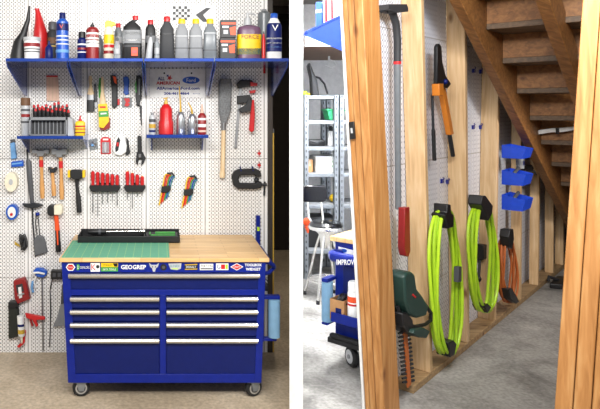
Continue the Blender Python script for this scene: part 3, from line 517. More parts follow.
thing('c_clamp', 'large black C-clamp with screw handle at the pegboard edge', 'clamp', [('frame', MB('black').plate(W, [(231, 176), (233.4, 170.6), (238, 168.6), (255, 168), (259.5, 170.6), (260.6, 176), (255, 176), (253, 174), (239.6, 174.6), (237.6, 178), (239, 182.4), (254.6, 182.6), (257, 180), (261.4, 182), (260, 187.4), (254, 188.2), (237, 188), (232.6, 184.6)], .006, .05), .006), ('screw', MB('iron').tube(W, [(256, 184.4, .03), (266, 184, .03)], 1.5)), ('handle', MB('iron').tube(W, [(264, 181, .03), (263.4, 195, .03)], 1.0)), ('pad', MB('iron').ball(W, 255.6, 179.6, 2.4, 3, .03)), ('hook', MB('blue_dark').tube(W, [(240, 166.8, .01), (240, 170, .055)], .7).tube(W, [(252, 166.5, .01), (252, 170, .055)], .7))])
for i, v in enumerate((153.4, 165)): thing('peg_marker', 'small red diamond marker on the pegboard, %s one of two' % ['upper', 'lower'][i], 'marker', [('pin', MB('red').plate(W, [(259, v - 2), (261, v), (259, v + 2), (257, v)], 0, .01).use('red_dk').box(W, 258.5, v - 3.4, 259.5, v + 3.4, 0, .006))])
thing('small_screwdriver', 'tiny red screwdriver hanging near the upper shelf end', 'screwdriver', [('grip', MB('red').loft(W, [(264, 67, .6), (264, 69, 1.3), (264, 73.5, 1.2)], .014, 10)), ('shaft', MB('steel').loft(W, [(264, 60.5, .35), (264, 67.2, .4)], .014, 8))])
# ---- far side: hatchet, rods, rolls
thing('hatchet', 'dark grey chipping hammer hanging head down', 'hammer', [('handle', MB('grey_dk').loft(W, [(29, 159, 1.8), (29.6, 161, 2.6), (31, 180, 2.8), (32.5, 196, 2.2), (33.4, 204, 2.0)], .03, 12, 2.4, .7)), ('hang_loop', MB('black').tube(W, [(28.6, 160, .03), (27.4, 150, .015), (27.6, 143, .004)], .7)), ('head', MB('iron').plate(W, [(23.4, 202.6), (29, 203), (34, 202), (39, 202.6), (44.4, 204.4), (39, 206.6), (32, 207.4), (26.5, 206)], .01, .05), .004)])
thing('rod', 'thin dark steel rod hanging under the chipping hammer', 'rod', [('shaft', MB('iron').tube(W, [(32.6, 208, .012), (33.4, 225, .012), (36, 256, .012)], .75)), ('eye', MB('iron').tube(W, [(32.6 + 1.2 * math.sin(a), 207.2 + 1.2 * math.cos(a), .012) for a in [i * math.pi / 4 for i in range(8)]], .4, 6, True))])
thing('tool_pouch', 'grey cloth pouch hanging below a blue hook', 'pouch', [('bag', MB('pouch').plate(W, [(34.2, 240), (36, 236.5), (40, 234), (44, 236), (45.6, 239), (48.4, 251.6), (44, 252.6), (35.4, 255.4)], .004, .035), .008), ('cord', MB('black').tube(W, [(37.8, 237, .02), (36, 222, .012), (36.6, 214, .01)], .5).tube(W, [(40.4, 235, .02), (39, 222, .012), (38, 214, .01)], .5)), ('hook', MB('blue').loft(W, [(38, 212, 1.6), (38, 214.6, 2.2)], .014))])
thing('strap_clamp', 'dark bundled strap tool with a yellow tag', 'strap', [('bundle', MB('black').plate(W, [(20.4, 233), (22.8, 235), (25, 232.6), (27.4, 238), (28.4, 246), (25.6, 250), (22.4, 246.5), (20.8, 240)], 0, .05), .006), ('coil', MB('char').tube(W, [(21, 237, .04), (24, 241, .055), (27, 236, .05), (26, 245, .055), (23, 248, .04)], 1.1)), ('tag', MB('gold').plate(W, [(14.6, 241), (19.8, 244.6), (20.4, 247), (15, 244.4)], .004, .008))])
thing('mallet', 'rubber mallet with black and white heads on orange handle', 'mallet', [('head', MB('black').plate(W, [(49, 206), (51, 203.4), (56, 204), (56, 214), (51.5, 214.4), (49, 212)], .008, .075), .007), ('white_face', MB('cream').plate(W, [(55.6, 204), (62, 203), (64, 205), (64, 211.6), (62, 213.6), (55.6, 213.2)], .008, .075), .007, 'cream white head'), ('handle', MB('orange').loft(W, [(57, 213, 2.3), (57.8, 222, 2.2), (58.4, 229, 2.5)], .04, 12, 2.2, .8)), ('grip', MB('black').loft(W, [(58.3, 228, 2.4), (58.8, 238, 2.4), (59.4, 249, 2.9), (59.4, 250.4, 2.2)], .04, 12, 2.2, .8).use('orange').plate(W, [(58, 229), (59.6, 229), (60, 243), (58.8, 243)], .06, .064))])
thing('tape_roll', 'blue and white tape roll at the edge of the wall', 'tape', [('roll', MB('blue_bottle').disc(W, 13.6, 211, 5.8, .0, .05, 24, 7.6)), ('core', MB('white').disc(W, 13.6, 211, 4, .045, .056, 20, 5.4)), ('hub', MB('red').disc(W, 13.4, 213, 1.5, .05, .06, 12))])
thing('tape_roll', 'white roll of tape hanging above the blue roll', 'tape', [('roll', MB('cream').disc(W, 13, 181, 6.2, .0, .06, 24, 9.6)), ('core', MB('grey_lt').disc(W, 13, 181, 2, .058, .063, 16, 3))])
thing('cloth_pack', 'blue pack of cloths near the low shelf bracket', 'pack', [('pack', MB('blue_bottle').plate(W, [(12, 161.4), (24, 160), (24.4, 166), (12, 167)], 0, .03), .005), ('seal', MB('blue_lt').plate(W, [(13, 163), (23, 161.8), (23, 163), (13, 164.4)], .029, .032))])
thing('glove_pack', 'pale blue pack of gloves hanging at the far edge', 'pack', [('pack', MB('blue_lt').plate(W, [(11, 143), (15.4, 142), (17.4, 158), (12, 159)], 0, .03), .005), ('header', MB('grey_dk').plate(W, [(11, 139.4), (15.4, 139), (15.6, 143), (11, 144)], 0, .02), .002)])
# ---- lower corner
thing('pole_tool', 'blue and white handled pole tool low on the pegboard', 'tool', [('head', MB('blue_bottle').plate(W, [(34, 270), (37, 266.6), (44, 267), (48.2, 270), (47.4, 274), (44, 276), (38, 275)], .01, .045), .005), ('trim', MB('white').tube(W, [(35, 271, .05), (40, 270.4, .055), (46, 272, .05)], 1.0).tube(W, [(37, 275, .03), (35, 281, .03), (36.4, 287, .02)], .8)), ('lever', MB('blue_lt').tube(W, [(33.8, 280, .03), (32.6, 286, .03), (33.6, 291, .02)], 1.3)), ('pole', MB('steel').tube(W, [(42.6, 275, .02), (43, 305, .02), (43.6, 349, .02)], .9))])
thing('drill_bit_case', 'red blister case of tools beside the blue pole tool', 'case', [('case', MB('red_dk').plate(W, [(15, 279), (25.6, 276), (28, 281), (31.4, 297), (19, 302), (16, 296)], 0, .05), .006), ('insert', MB('char').plate(W, [(17.6, 283), (24, 281.4), (25.6, 289), (19, 291)], .049, .054), .001), ('label', MB('white').plate(W, [(20, 285), (23, 284.4), (24, 295), (21, 296)], .05, .056)), ('bit', MB('alu').tube(W, [(19.6, 293, .055), (26, 291, .055)], .9))])
thing('garden_bag', 'dark green sack hanging in the low corner', 'bag', [('sack', MB('bag_dark').plate(W, [(10, 306), (16, 304), (19.6, 308), (20.6, 334), (10, 337)], 0, .05), .01), ('collar', MB('black').plate(W, [(10, 300), (18.6, 299), (20, 305), (10, 307)], 0, .055), .006)])
thing('caulking_gun', 'red caulking gun hanging nose down', 'caulking gun', [('frame', MB('red').plate(W, [(26.6, 310.6), (34, 312), (46.4, 314.4), (46.6, 317), (37.6, 317.4), (39.6, 323), (38, 324.6), (33.6, 317), (28, 315.6)], .036, .054), .003), ('trigger', MB('red_dk').plate(W, [(30.4, 316), (32.4, 316), (35, 323.5), (33, 324)], .038, .05), .002), ('nose', MB('red').plate(W, [(25.4, 328), (27.4, 328), (26.4, 340), (21, 345), (18.6, 343.6), (22.4, 340)], .036, .054), .002)])
thing('sealant_tube', 'white sealant cartridge held in the red caulking gun', 'tube', [('cartridge', MB('white').loft(W, [(22.6, 312, 2.8), (23, 313, 3.2), (24.2, 331, 3.2), (24.3, 332, 2.6)], .078, 14)), ('print', MB('blue_dark').loft(W, [(23.4, 319.6, 3.35), (23.6, 322, 3.35)], .078, 14).use('gold').loft(W, [(23.8, 325, 3.35), (24, 329, 3.35)], .078, 14)), ('nozzle', MB('cream').loft(W, [(24.2, 331.6, 1.4), (24.5, 339, .5)], .078, 10))])
thing('power_strip', 'black power strip fixed beside the workbench', 'power strip', [('housing', MB('black').box(W, 52, 269, 66, 277.6, 0, .05), .004), ('socket', MB('grey_dk').box(W, 54, 271, 57, 275, .049, .053), .001), ('socket', MB('grey_dk').box(W, 59, 271, 62, 275, .049, .053), .001), ('cord', MB('black').tube(W, [(53, 277, .02), (50.4, 290, .014), (51, 310, .012), (50, 346, .012)], .6))])
thing('whisk_broom', 'grey whisk broom hanging beside the blue cabinet', 'broom', [('bristles', MB('grey').plate(W, [(61, 303), (65, 302), (68, 324), (53.6, 325), (58, 315)], .004, .035), .003), ('handle', MB('grey_dk').loft(W, [(63.6, 284, 1.2), (63.4, 295, 1.6), (63, 304, 2)], .02, 12))])
thing('level', 'blue spirit level standing against the pegboard behind the bench', 'level', [('bar', MB('blue').box(W, 255.6, 215, 259.6, 351.5, .002, .03), .003), ('vial', MB('lime').box(W, 256.4, 226, 258.8, 230, .028, .033), .001)])
thing('yardstick', 'thin brass coloured strip standing on the pegboard end', 'strip', [('strip', MB('gold').wbox(xr + .036, YW + .005, 0, xr + .046, YW + .05, H - (133 - CY) / FP * YW), .001), ('tip', MB('grey_dk').wbox(xr + .035, YW + .004, H - (133 - CY) / FP * YW, xr + .047, YW + .051, H - (129 - CY) / FP * YW))])

# ---- workbench
def workbench():
    xl, xrr, yl, yr = xb(59), xb(269.5), YB, 4.135
    top = MB('butcher').wbox(xl, yl, zt - .022, xrr, yr, zt)
    zc = zt - .022; zb = H - (383 - CY) / FP * YB
    y0 = YB + .012; ya = YB + .03
    kx = y0 / FP
    bl, br_, tl, tr_ = (68 - CX) * kx, (261.5 - CX) * kx, (61.5 - CX) * kx, (266 - CX) * kx
    def lx(z): return bl + (tl - bl) * (z - zb) / (zc - zb)
    def rx(z): return br_ + (tr_ - br_) * (z - zb) / (zc - zb)
    body = MB('blue').hexa([(bl, ya, zb), (br_, ya, zb), (br_ , yr - .01, zb), (bl, yr - .01, zb)], [(tl, ya, zc), (tr_, ya, zc), (tr_, yr - .01, zc), (tl, yr - .01, zc)])
    fr = MB('blue')
    def zz(v): return H - (v - CY) / FP * y0
    def bar(v0, v1, u0=None, u1=None):
        z0, z1 = zz(v1), zz(v0)
        a = lambda z: lx(z) if u0 is None else (u0 - CX) * kx
        b = lambda z: rx(z) if u1 is None else (u1 - CX) * kx
        fr.hexa([(a(z0), y0, z0), (b(z0), y0, z0), (b(z0), ya, z0), (a(z0), ya, z0)], [(a(z1), y0, z1), (b(z1), y0, z1), (b(z1), ya, z1), (a(z1), ya, z1)])
    bar(262, 272.6); bar(289.6, 295.4); bar(374, 383); bar(295.4, 374, 159.8, 166)
    for sd in (0, 1):
        vs = []
        for z in (zb, zc):
            e = lx(z) if sd == 0 else rx(z); q = (8 if sd == 0 else -7) * kx
            vs.append([(e, y0 - .0012, z), (e + q, y0 - .0012, z), (e + q, ya - .001, z), (e, ya - .001, z)])
        fr.hexa(*vs)
    parts = [('worktop', top, .003), ('body', body, .004), ('front_frame', fr, .002)]
    def drawer(u0, u1, v0, v1):
        D = LF(y0)
        f = MB('blue_dark').box(D, u0 + .4, v0 + .4, u1 - .4, v1 - .2, -.016, -.004)
        hz = zz(v0 + 2.4)
        pr = [(y0 - .002, hz - .012), (y0 - .014, hz - .013), (y0 - .024, hz - .006), (y0 - .026, hz + .002), (y0 - .020, hz + .010), (y0 - .002, hz + .012)]
        h = MB('chrome').prism([((u0 + .2 - CX) * kx, y, z) for y, z in pr], ((u1 - u0 - .4) * kx, 0, 0))
        lip = MB('steel').box(D, u0 + .2, v0 + 3.9, u1 - .2, v0 + 4.7, -.004, .018)
        parts.append(('drawer', f, .001, None, [('handle', h), ('handle_lip', lip)]))
    drawer(68.6, 259.5, 272.8, 289.4)
    for u0, u1 in ((70.4, 159.4), (166.4, 257.6)):
        for v0, v1 in ((296, 308.2), (309, 321.2), (322, 336.6), (337.6, 373.8)): drawer(u0, u1, v0, v1)
    # stickers along the rail
    T = LF(y0); e0, e1 = .0002, .0016
    def hexg(u, v, r, ry): return [(u + r * math.cos(math.pi * i / 3), v + ry * math.sin(math.pi * i / 3)) for i in range(6)]
    st = []
    st.append(MB('white').plate(T, hexg(70.6, 267.2, 4.8, 4), e0, e1).use('red').plate(T, hexg(70.6, 267.2, 3.6, 3), e1, .0022).use('white').text(T, 70.6, 267.2, 1.5, 'TOOL', .0026, 5))
    st.append(MB('green').plate(T, [(76.8, 264.2), (79, 264.2), (80, 267), (79, 270), (76.8, 270)], e0, e1).use('white').text(T, 85, 267.4, 2.6, 'DENLORS', .0016, 9).text(T, 78.2, 267.2, 3.4, 'D', .0024, 1.6))
    st.append(MB('white').box(T, 90.6, 263, 100, 271.6, e0, e1).use('red').text(T, 93.6, 267.2, 6, 'K', .0022, 4.6).use('black').disc(T, 97.8, 266.6, 1.7, e1, .0022))
    st.append(MB('yellow').box(T, 101, 263, 118, 267, e0, e1).use('green').box(T, 101, 267.2, 118, 271.4, e0, e1).use('black').text(T, 108, 265, 2, 'STANLEY', .0022, 9).plate(T, [(113, 263.4), (117.6, 263.2), (117.4, 266.6), (114.4, 266.4)], e1, .0022).use('white').text(T, 109.5, 269.3, 2, 'SATA TOOLS', .0022, 13))
    st.append(MB('white').text(T, 133.5, 267, 4.4, 'GEOGREP', e1, 25, .03))
    st.append(MB('grey_lt').plate(T, [(149, 262.8), (151.5, 264.8), (156.5, 264.8), (159, 262.8), (157.8, 267), (156, 268), (155, 271.6), (153, 271.6), (152, 268), (150.2, 267)], e0, e1).use('black').disc(T, 152.6, 266.8, .6, e1, .0022).disc(T, 155.4, 266.8, .6, e1, .0022))
    st.append(MB('black').disc(T, 163.5, 267.2, 3.2, e0, e1).use('grey_dk').disc(T, 163.5, 267.2, 1.6, e1, .0022))
    st.append(MB('grey_lt').plate(T, [(168.4, 263.6), (181.4, 263.2), (180.8, 268.6), (177, 270), (170.6, 269.2)], e0, e1).use('teal').text(T, 174.8, 265.9, 2.4, 'SUNEX', .0022, 10).use('lime').box(T, 172, 268.2, 178, 269, e1, .0022))
    st.append(MB('black').plate(T, [(184.6, 264), (197.6, 263.4), (197.4, 269.8), (184.8, 270)], e0, e1).use('gold').plate(T, [(184.9, 264.4), (197.3, 263.8), (197.3, 264.8), (184.9, 265.3)], e1, .002).plate(T, [(184.9, 268.8), (197.3, 268.5), (197.2, 269.4), (184.9, 269.7)], e1, .002).use('white').text(T, 191, 266.9, 2.2, 'DEWALT', .0022, 10))
    st.append(MB('white').box(T, 199.8, 263.8, 213.2, 270, e0, e1).use('black').text(T, 206.5, 266, 2.8, 'TEKTON', .0022, 12).box(T, 200.5, 268.2, 212.6, 269.2, e1, .002))
    st.append(MB('white').box(T, 216, 263.4, 228.4, 270, e0, e1).use('blue').text(T, 218.6, 266.6, 4, 'G', .0022, 3.4).use('red').box(T, 221, 264.4, 225, 269, e1, .0022).use('lime').box(T, 225.4, 264.4, 227.8, 269, e1, .0022))
    st.append(MB('white').plate(T, [(230.2, 266.8), (236.8, 263.2), (243.4, 266.8), (236.8, 270.4)], e0, e1).use('red').plate(T, [(231.4, 266.8), (236.8, 263.9), (242.2, 266.8), (236.8, 269.7)], e1, .0022).use('white').text(T, 236.8, 266.8, 1.8, 'CRAFT', .0028, 6.5))
    st.append(MB('white').text(T, 253.2, 264.9, 2.8, 'TOOLBOX', e1, 17, .03).text(T, 253.2, 269.1, 2.8, 'WIDGET', e1, 15, .03))
    for m in st: parts.append(('sticker', m))
    # casters
    for x, y, o in (((81 - CX) / FP * 3.52, 3.53, 0), ((253.5 - CX) / FP * 3.52, 3.53, 1), ((81 - CX) / FP * 3.5, 4.03, 2), ((253 - CX) / FP * 3.5, 4.03, 3)):
        r = .051; a = .35 if o % 2 else .15
        ax = Vector((math.sin(a), -math.cos(a), 0)); tn = Vector((math.cos(a), math.sin(a), 0)); c = Vector((x, y, r))
        def ring(rr, dd): return [c + ax * dd + tn * (rr * math.cos(q)) + Vector((0, 0, rr * math.sin(q))) for q in [2 * math.pi * j / 28 for j in range(28)]]
        tire = MB('black_rub').rings([ring(r * .86, -.018), ring(r, -.011), ring(r, .011), ring(r * .86, .018)])
        hub = MB('alu').rings([ring(r * .66, -.02), ring(r * .66, .02)]).use('grey_dk').rings([ring(r * .5, .02), ring(r * .46, .023)]).use('alu').rings([ring(r * .2, .022), ring(r * .16, .03)])
        fk = MB('galv')
        for sgn in (-1, 1):
            p = c + ax * (.027 * sgn)
            fk.prism([p + tn * -.014 + Vector((0, 0, -.012)), p + tn * .014 + Vector((0, 0, -.012)), p + tn * .03 + Vector((0, 0, zb - r - .006)), p - tn * .03 + Vector((0, 0, zb - r - .006))], ax * .004)
        fk.wbox(x - .04, y - .04, zb - .01, x + .04, y + .04, zb)
        parts.append(('caster', fk, 0, None, [('tire', tire), ('hub', hub)]))
    # push handle on the end and the towel arm
    xe = rx(zz(270)); hy = YB + .12
    F2 = LF(hy)
    zh = zz(266)
    ph = MB('blue').wtube([(xe - .01, hy - .06, zh + .01), (xe + .03, hy - .06, zh + .01), (xe + .055, hy - .05, zh - .01), (xe + .07, hy, zh - .035), (xe + .07, hy + .34, zh - .035), (xe + .055, hy + .4, zh - .01), (xe - .01, hy + .41, zh + .01)], .013, 10)
    ph.wtube([(xe - .012, hy - .06, zh - .06), (xe + .03, hy - .055, zh - .052), (xe + .066, hy - .01, zh - .035)], .012, 10)
    parts.append(('push_handle', ph))
    xe2 = rx(zz(320))
    tw = MB('blue').wbox(xe2 - .004, YB + .04, zz(301), xe2 + .10, YB + .075, zz(297.5)); tw2 = MB('blue').wbox(xe2 - .004, YB + .04, zz(343), xe2 + .08, YB + .075, zz(340.2))
    tw.wbox(xe2 - .004, YB + .03, zz(343), xe2 + .004, YB + .09, zz(297))
    parts.append(('towel_arm', tw, .002))
    parts.append(('towel_arm', tw2, .002))
    return thing('rolling_workbench', 'blue rolling tool cabinet with wooden worktop and chrome drawer handles', 'workbench', parts), rx, zz
wb, rxf, zzf = workbench()
TF = LF(YB + .06)
# towel roll hanging off the end
tx, ty = rxf(zzf(320)) + .068, YB + .057
tr = MB('towel_blue'); rg = lambda r, z: [(tx + r * math.cos(q), ty + r * math.sin(q), z) for q in [2 * math.pi * j / 24 for j in range(24)]]
thing('paper_towel_roll', 'blue shop towel roll on the end of the rolling cabinet', 'towel roll', [('roll', tr.rings([rg(.034, zzf(339.6)), rg(.034, zzf(301.4))])), ('core', MB('card').rings([rg(.012, zzf(339.8)), rg(.012, zzf(301.2))]))])
bx = rxf(zzf(282))
thing('charger', 'small black charger hooked on the cabinet end above towel roll', 'charger', [('body', MB('black').wbox(bx + .003, YB + .1, zzf(296), bx + .035, YB + .17, zzf(289)), .006), ('clip', MB('char').wtube([(bx + .01, YB + .12, zzf(289)), (bx + .02, YB + .12, zzf(284)), (bx + .035, YB + .13, zzf(287))], .004))])
# cutting mat and tray on the worktop
def top_pt(u, v): return Fr((0, 0, 1), (0, 0, zt)).p(u, v)
TP = Fr((0, 0, 1), (0, 0, zt))
m = [TP.p(61.5, 257.6), TP.p(169.5, 257.6), TP.p(173.4, 240.8), TP.p(74, 240.8)]
m = [Vector((m[0].x, m[0].y, 0)), Vector((m[1].x, m[1].y, 0)), Vector((m[1].x, m[2].y, 0)), Vector((m[0].x, m[2].y, 0))]
thing('cutting_mat', 'green gridded cutting mat on the wooden worktop', 'cutting mat', [('mat', MB('cutmat').hexa([p + Vector((0, 0, zt)) for p in m], [p + Vector((0, 0, zt + .003)) for p in m]))])
ty0 = TP.p(100, 243.3).y; KF = LF(ty0)
xa, xc, zt0 = X(77.5, ty0), X(180, ty0), zt
tray = MB('black').wbox(xa, ty0, zt + .002, xc, ty0 + .007, zt + .045).wbox(xa, ty0 + .168, zt + .002, xc, ty0 + .175, zt + .06).wbox(xa, ty0 + .007, zt + .002, xa + .007, ty0 + .168, zt + .05).wbox(xc - .007, ty0 + .007, zt + .002, xc, ty0 + .168, zt + .05).wbox(xa, ty0, zt + .0032, xc, ty0 + .175, zt + .012)
tray.wbox(xc - .235, ty0 + .007, zt + .012, xc - .228, ty0 + .168, zt + .048)
thing('tool_case', 'long black open tool tray on the back of the worktop', 'tray', [('tray', tray, .003)])
pz = zt + .062
thing('torque_wrench', 'long torque wrench with thick black grip lying in black tray', 'wrench', [('grip', MB('black').wtube([(xa + .06, ty0 + .06, pz), (xa + .08, ty0 + .06, pz), (xa + .17, ty0 + .065, pz), (xa + .18, ty0 + .065, pz)], [.012, .019, .019, .013], 12)), ('shaft', MB('chrome').wtube([(xa + .17, ty0 + .065, pz), (xa + .405, ty0 + .08, pz)], .007, 10)), ('ring', MB('grey_dk').wtube([(xa + .13, ty0 + .063, pz), (xa + .145, ty0 + .063, pz)], .021, 12)), ('head', MB('chrome').wtube([(xa + .4, ty0 + .08, pz), (xa + .432, ty0 + .082, pz)], [.013, .013], 12))])
thing('socket_insert', 'green edged insert of sockets in the black tray', 'insert', [('insert', MB('char').wbox(xc - .222, ty0 + .02, zt + .013, xc - .012, ty0 + .15, zt + .044), .002), ('edging', MB('green').wbox(xc - .2, ty0 + .03, zt + .043, xc - .03, ty0 + .036, zt + .05).wbox(xc - .16, ty0 + .09, zt + .043, xc - .03, ty0 + .12, zt + .052).wbox(xc - .2, ty0 + .03, zt + .043, xc - .19, ty0 + .12, zt + .05))])
# ================================================================== the storage side
R0 = RF(0.0); RP = RF(PEG)
def sp(u, v, off): return s_of(RF(off).p(u, v))
# ---- bottom plate and studs
thing('bottom_plate', 'long timber sole plate along the concrete floor under the studs', 'sole plate', [('board', sbox(MB('plate_wood'), -.42, 4.7, PEG + .002, 0.0, 0.0, .042), .003)])
studs = [  # boundary pixel at two rows, offset of the front edge, label
    ((421.3, 8), (430.3, 377), 'pale wooden stud between hedge trimmer and first green hose'),
    ((464.6, 10), (467.6, 346), 'pale wooden stud between the two green hoses'),
    ((498.2, 90), (494.6, 321), 'pale wooden stud between green hose and orange cord'),
    ((520.6, 210), (520.2, 303), 'short looking stud under the blue bins beside orange cord'),
    ((539.2, 160), (538, 287), 'stud just beyond the blue bins, second from the cord'),
    ((553.4, 185), (553.2, 273), 'stud with the black floor box beside its foot'),
    ((563.5, 215), (563.2, 265), 'farthest visible stud, dim, half behind the near post')]
WN = .045
for i, ((u0, v0), (u1, v1), lb) in enumerate(studs):
    back = PEG + .002 if i < 3 else -.075
    sa, sb = sp(u0, v0, 0), sp(u1, v1, 0); za, zb_ = R0.p(u0, v0).z, R0.p(u1, v1).z
    g = (sa - sb) / (za - zb_)
    def at(z): return sb + g * (z - zb_)
    f = lambda z: [S(at(z), 0, z), S(at(z), back, z), S(at(z) + WN, back, z), S(at(z) + WN, 0, z)]
    thing('wall_stud', lb, 'stud', [('board', MB('stud_wood').hexa(f(.043), f(2.98)), .004)], 'bare studs of the storage wall')
# ---- near corner post (three boards and a white edge strip)
ua = lambda v: 362 + (385 - 362) * (v - 8) / 392
Pc = RF(.03)
def post_parts(off_list, ubase, width_s, F, top=2.98):
    pass
sa, sb = s_of(Pc.p(363, 8)), s_of(Pc.p(384, 400)); za, zb_ = Pc.p(363, 8).z, Pc.p(384, 400).z
g = (sa - sb) / (za - zb_); at = lambda z: sb + g * (z - zb_)
def board(m, o0, o1, s0, s1):
    f = lambda z: [S(at(z) + s0, o1, z), S(at(z) + s0, o0, z), S(at(z) + s1, o0, z), S(at(z) + s1, o1, z)]
    return MB(m).hexa(f(0.0), f(2.98))
thing('corner_post', 'thick orange-toned corner post of doubled boards nearest the camera', 'post', [
    ('board', board('post_wood', -.018, .03, 0, .19), .005), ('board', board('post_wood', -.054, -.020, .004, .17), .004), ('board', board('post_wood', -.084, -.056, .008, .17), .004),
    ('edge_strip', board('white', -.1, -.086, .004, .17), .002, 'white painted edge strip')])
PL = GF(s_of(Pc.p(352, 130)) - .0)
tg = GF(at(1.55) - .001)
thing('sensor_tag', 'small black tag with white sticker on the corner post', 'tag', [('case', MB('black').plate(tg, [(349.6, 122), (354.8, 121.4), (355.8, 138.6), (351, 139.4)], -.002, .012), .002), ('sticker', MB('grey_lt').plate(tg, [(351.6, 128), (353.6, 128), (354, 133), (352, 133.2)], .011, .0135))])
# ---- right hand post, close to the camera
D2 = LF(2.55); k2 = 2.55 / FP
def rpost(u_top, u_bot, wid, sh):
    gg = (u_top - u_bot) / (400 - 8)
    def f(z):
        v = vz(2.55, z); c = Vector((X(u_bot + gg * (400 - v), 2.55), 2.55, z)) + ND * sh
        return [c, c + ND * wid, c + ND * wid + UD * .1, c + UD * .1]
    return MB('post_wood').hexa(f(0), f(2.5))
thing('doorway_post', 'orange-toned boards forming the post at the stair opening', 'post', [('board', rpost(582, 555, .062, 0), .004), ('board', rpost(582, 555, .06, .065), .004), ('board', rpost(582, 555, .09, .128), .004)])
# ---- staircase seen from below
SL = .57
RA = RF(.10); A0 = RA.p(475, 51); sA, zA = s_of(A0), A0.z
def zline(s): return zA - SL * (s - sA)
oM = .54
s_up = sA - (2.93 - zA) / SL; s_dn = sA + zA / SL
def stringer(o0, o1, hgt):
    b = [S(s_up, o0, zline(s_up)), S(s_dn, o0, 0.0), S(s_dn + .3, o0, 0.0), S(s_up + .3 + .12, o0, 2.93)]
    b = [S(s_up, o0, zline(s_up)), S(s_dn, o0, 0.0), S(s_dn + hgt / SL, o0, 0.0), S(s_up + hgt / SL, o0, 2.93)]
    return MB('stair_wood').prism(b, ND * (o1 - o0))
parts = [('stringer', stringer(.10, .165, .36), .004), ('stringer', stringer(oM, oM + .07, .22), .004), ('stringer', stringer(1.12, 1.18, .36), .004)]
run = .36; rise = run * SL
n0 = int((s_dn - s_up) / run)
for i in range(n0 + 1):
    s0 = s_up + .1 + i * run; z0 = zline(s0) + .2
    if z0 > 2.9 or z0 < .1: continue
    td = MB('tread_wood'); sbox(td, s0 - .03, s0 + run + .02, .166, 1.119, z0 - .038, z0)
    parts.append(('tread', td, .003))
    rs = MB('stair_wood'); sbox(rs, s0 + run - .02, s0 + run, .166, 1.119, z0 - rise, z0 - .038)
    parts.append(('riser', rs, .001))
thing('staircase', 'brown wooden staircase seen from below, sloping down behind the post', 'staircase', parts)
# rope round the stringer
RS = GF(s_of(RA.p(533, 134)) - .1)
rp = MB('white')
for j in range(4):
    pts = [(532 + j * .6, 134.5 - j * .9, .0), (540, 133.4 - j * .8 + random.uniform(-.5, .5), .004 * j), (552, 131.6 - j * .9, .005), (563, 131.4 - j * .9 + random.uniform(-.5, .5), .006), (576, 129 - j * .8, .0)]
    rp.tube(RS, pts, .75, 6)
thing('rope_bundle', 'white rope bundle tied across the stair stringer', 'rope', [('rope', rp), ('tie', MB('black').tube(RS, [(557.8, 128, .02), (558.4, 134, .02)], 1.5, 8).tube(RS, [(533.6, 131, .01), (533.2, 136, .01)], 1.2, 8))])
# ---- hoses
def coil(F, uc, vt, vb, w0, w1, n, r, skew, dmin, m1, m2):
    out = MB(m1)
    for i in range(n):
        out.use(m1 if i % 2 == 0 else m2); q = i / (n - 1); hw_ = w0 + (w1 - w0) * q; pts = []
        hv = (vb - vt) / 2 - random.uniform(0, 2.5); cv = (vb + vt) / 2 + random.uniform(-1, 1)
        for j in range(40):
            a = 2 * math.pi * j / 40; su = math.sin(a); cvv = -math.cos(a)
            x = math.copysign(abs(su) ** .62, su) * hw_ * (1 - .35 * max(0, -cvv) ** 3); y = cvv * hv
            pts.append((uc + x + skew * (y / hv) + random.uniform(-.15, .15), cv + y, dmin + .014 * ((i * 2) % 3) + .012 * math.sin(a * 2 + i)))
        out.tube(F, pts, r, 8, True)
    return out
HF = RF(.05)
thing('garden_hose', 'bright green hose coil hanging beside the hedge trimmer bay', 'hose', [('hose', coil(HF, 445.3, 209, 354, 9.8, 13.6, 7, 1.65, 1.5, -.012, 'lime', 'lime_dk')),
    ('strap', MB('black').plate(HF, [(437.4, 214), (440, 212), (440.2, 203.6), (443.4, 203.6), (443.8, 212), (446.6, 214), (446.4, 226), (441, 228)], -.04, .045), .006), ('strap', MB('black').plate(HF, [(441.5, 341), (446.5, 338.5), (449.4, 342), (447.4, 353), (442.8, 355.6)], -.04, .045), .006), ('tag', MB('grey_dk').plate(HF, [(450.4, 266), (453.6, 265), (453.4, 280), (450.2, 281)], .02, .05), .003)], 'green hoses on the storage wall')
thing('garden_hose', 'bright green hose coil hanging beside the orange cord', 'hose', [('hose', coil(HF, 482.8, 203, 311, 9, 12.6, 7, 1.45, 1.2, -.012, 'lime', 'lime_dk')),
    ('strap', MB('black').plate(HF, [(473.8, 204), (474.6, 195), (478.2, 195), (485.6, 205), (484.6, 213), (481, 220), (478.6, 213)], -.04, .05), .006), ('strap', MB('black').plate(HF, [(477.6, 305), (481.6, 302.5), (484.8, 306), (481, 311.6)], -.04, .045), .005)], 'green hoses on the storage wall')
CF = RF(.03)
thing('extension_cord', 'orange brown extension cord coil hanging under the blue bins', 'cord', [('cord', coil(CF, 508.4, 237, 302, 5.2, 7.8, 7, .95, .8, -.02, 'orange_cord', 'orange_cord')),
    ('strap', MB('black').plate(CF, [(502, 236), (503, 229), (506.4, 228), (507.2, 238), (505.4, 248), (503, 246)], -.02, .05), .005), ('plug', MB('black').plate(CF, [(501.6, 288), (505, 287), (510.4, 296), (512.6, 300.6), (509.6, 302.4), (504, 298)], -.01, .05), .005)])
thing('plug_adapter', 'small black fitting on the pegboard inside the second green hose', 'fitting', [('block', MB('black').plate(RP, [(475, 244), (479, 243), (479, 257), (475.2, 259)], 0, .06), .006), ('neck', MB('char').tube(RP, [(476, 257, .03), (475, 270, .03), (474.4, 278, .03)], 1.4)), ('tip', MB('black').ball(RP, 474.6, 278, 2.6, 3.2, .03))])
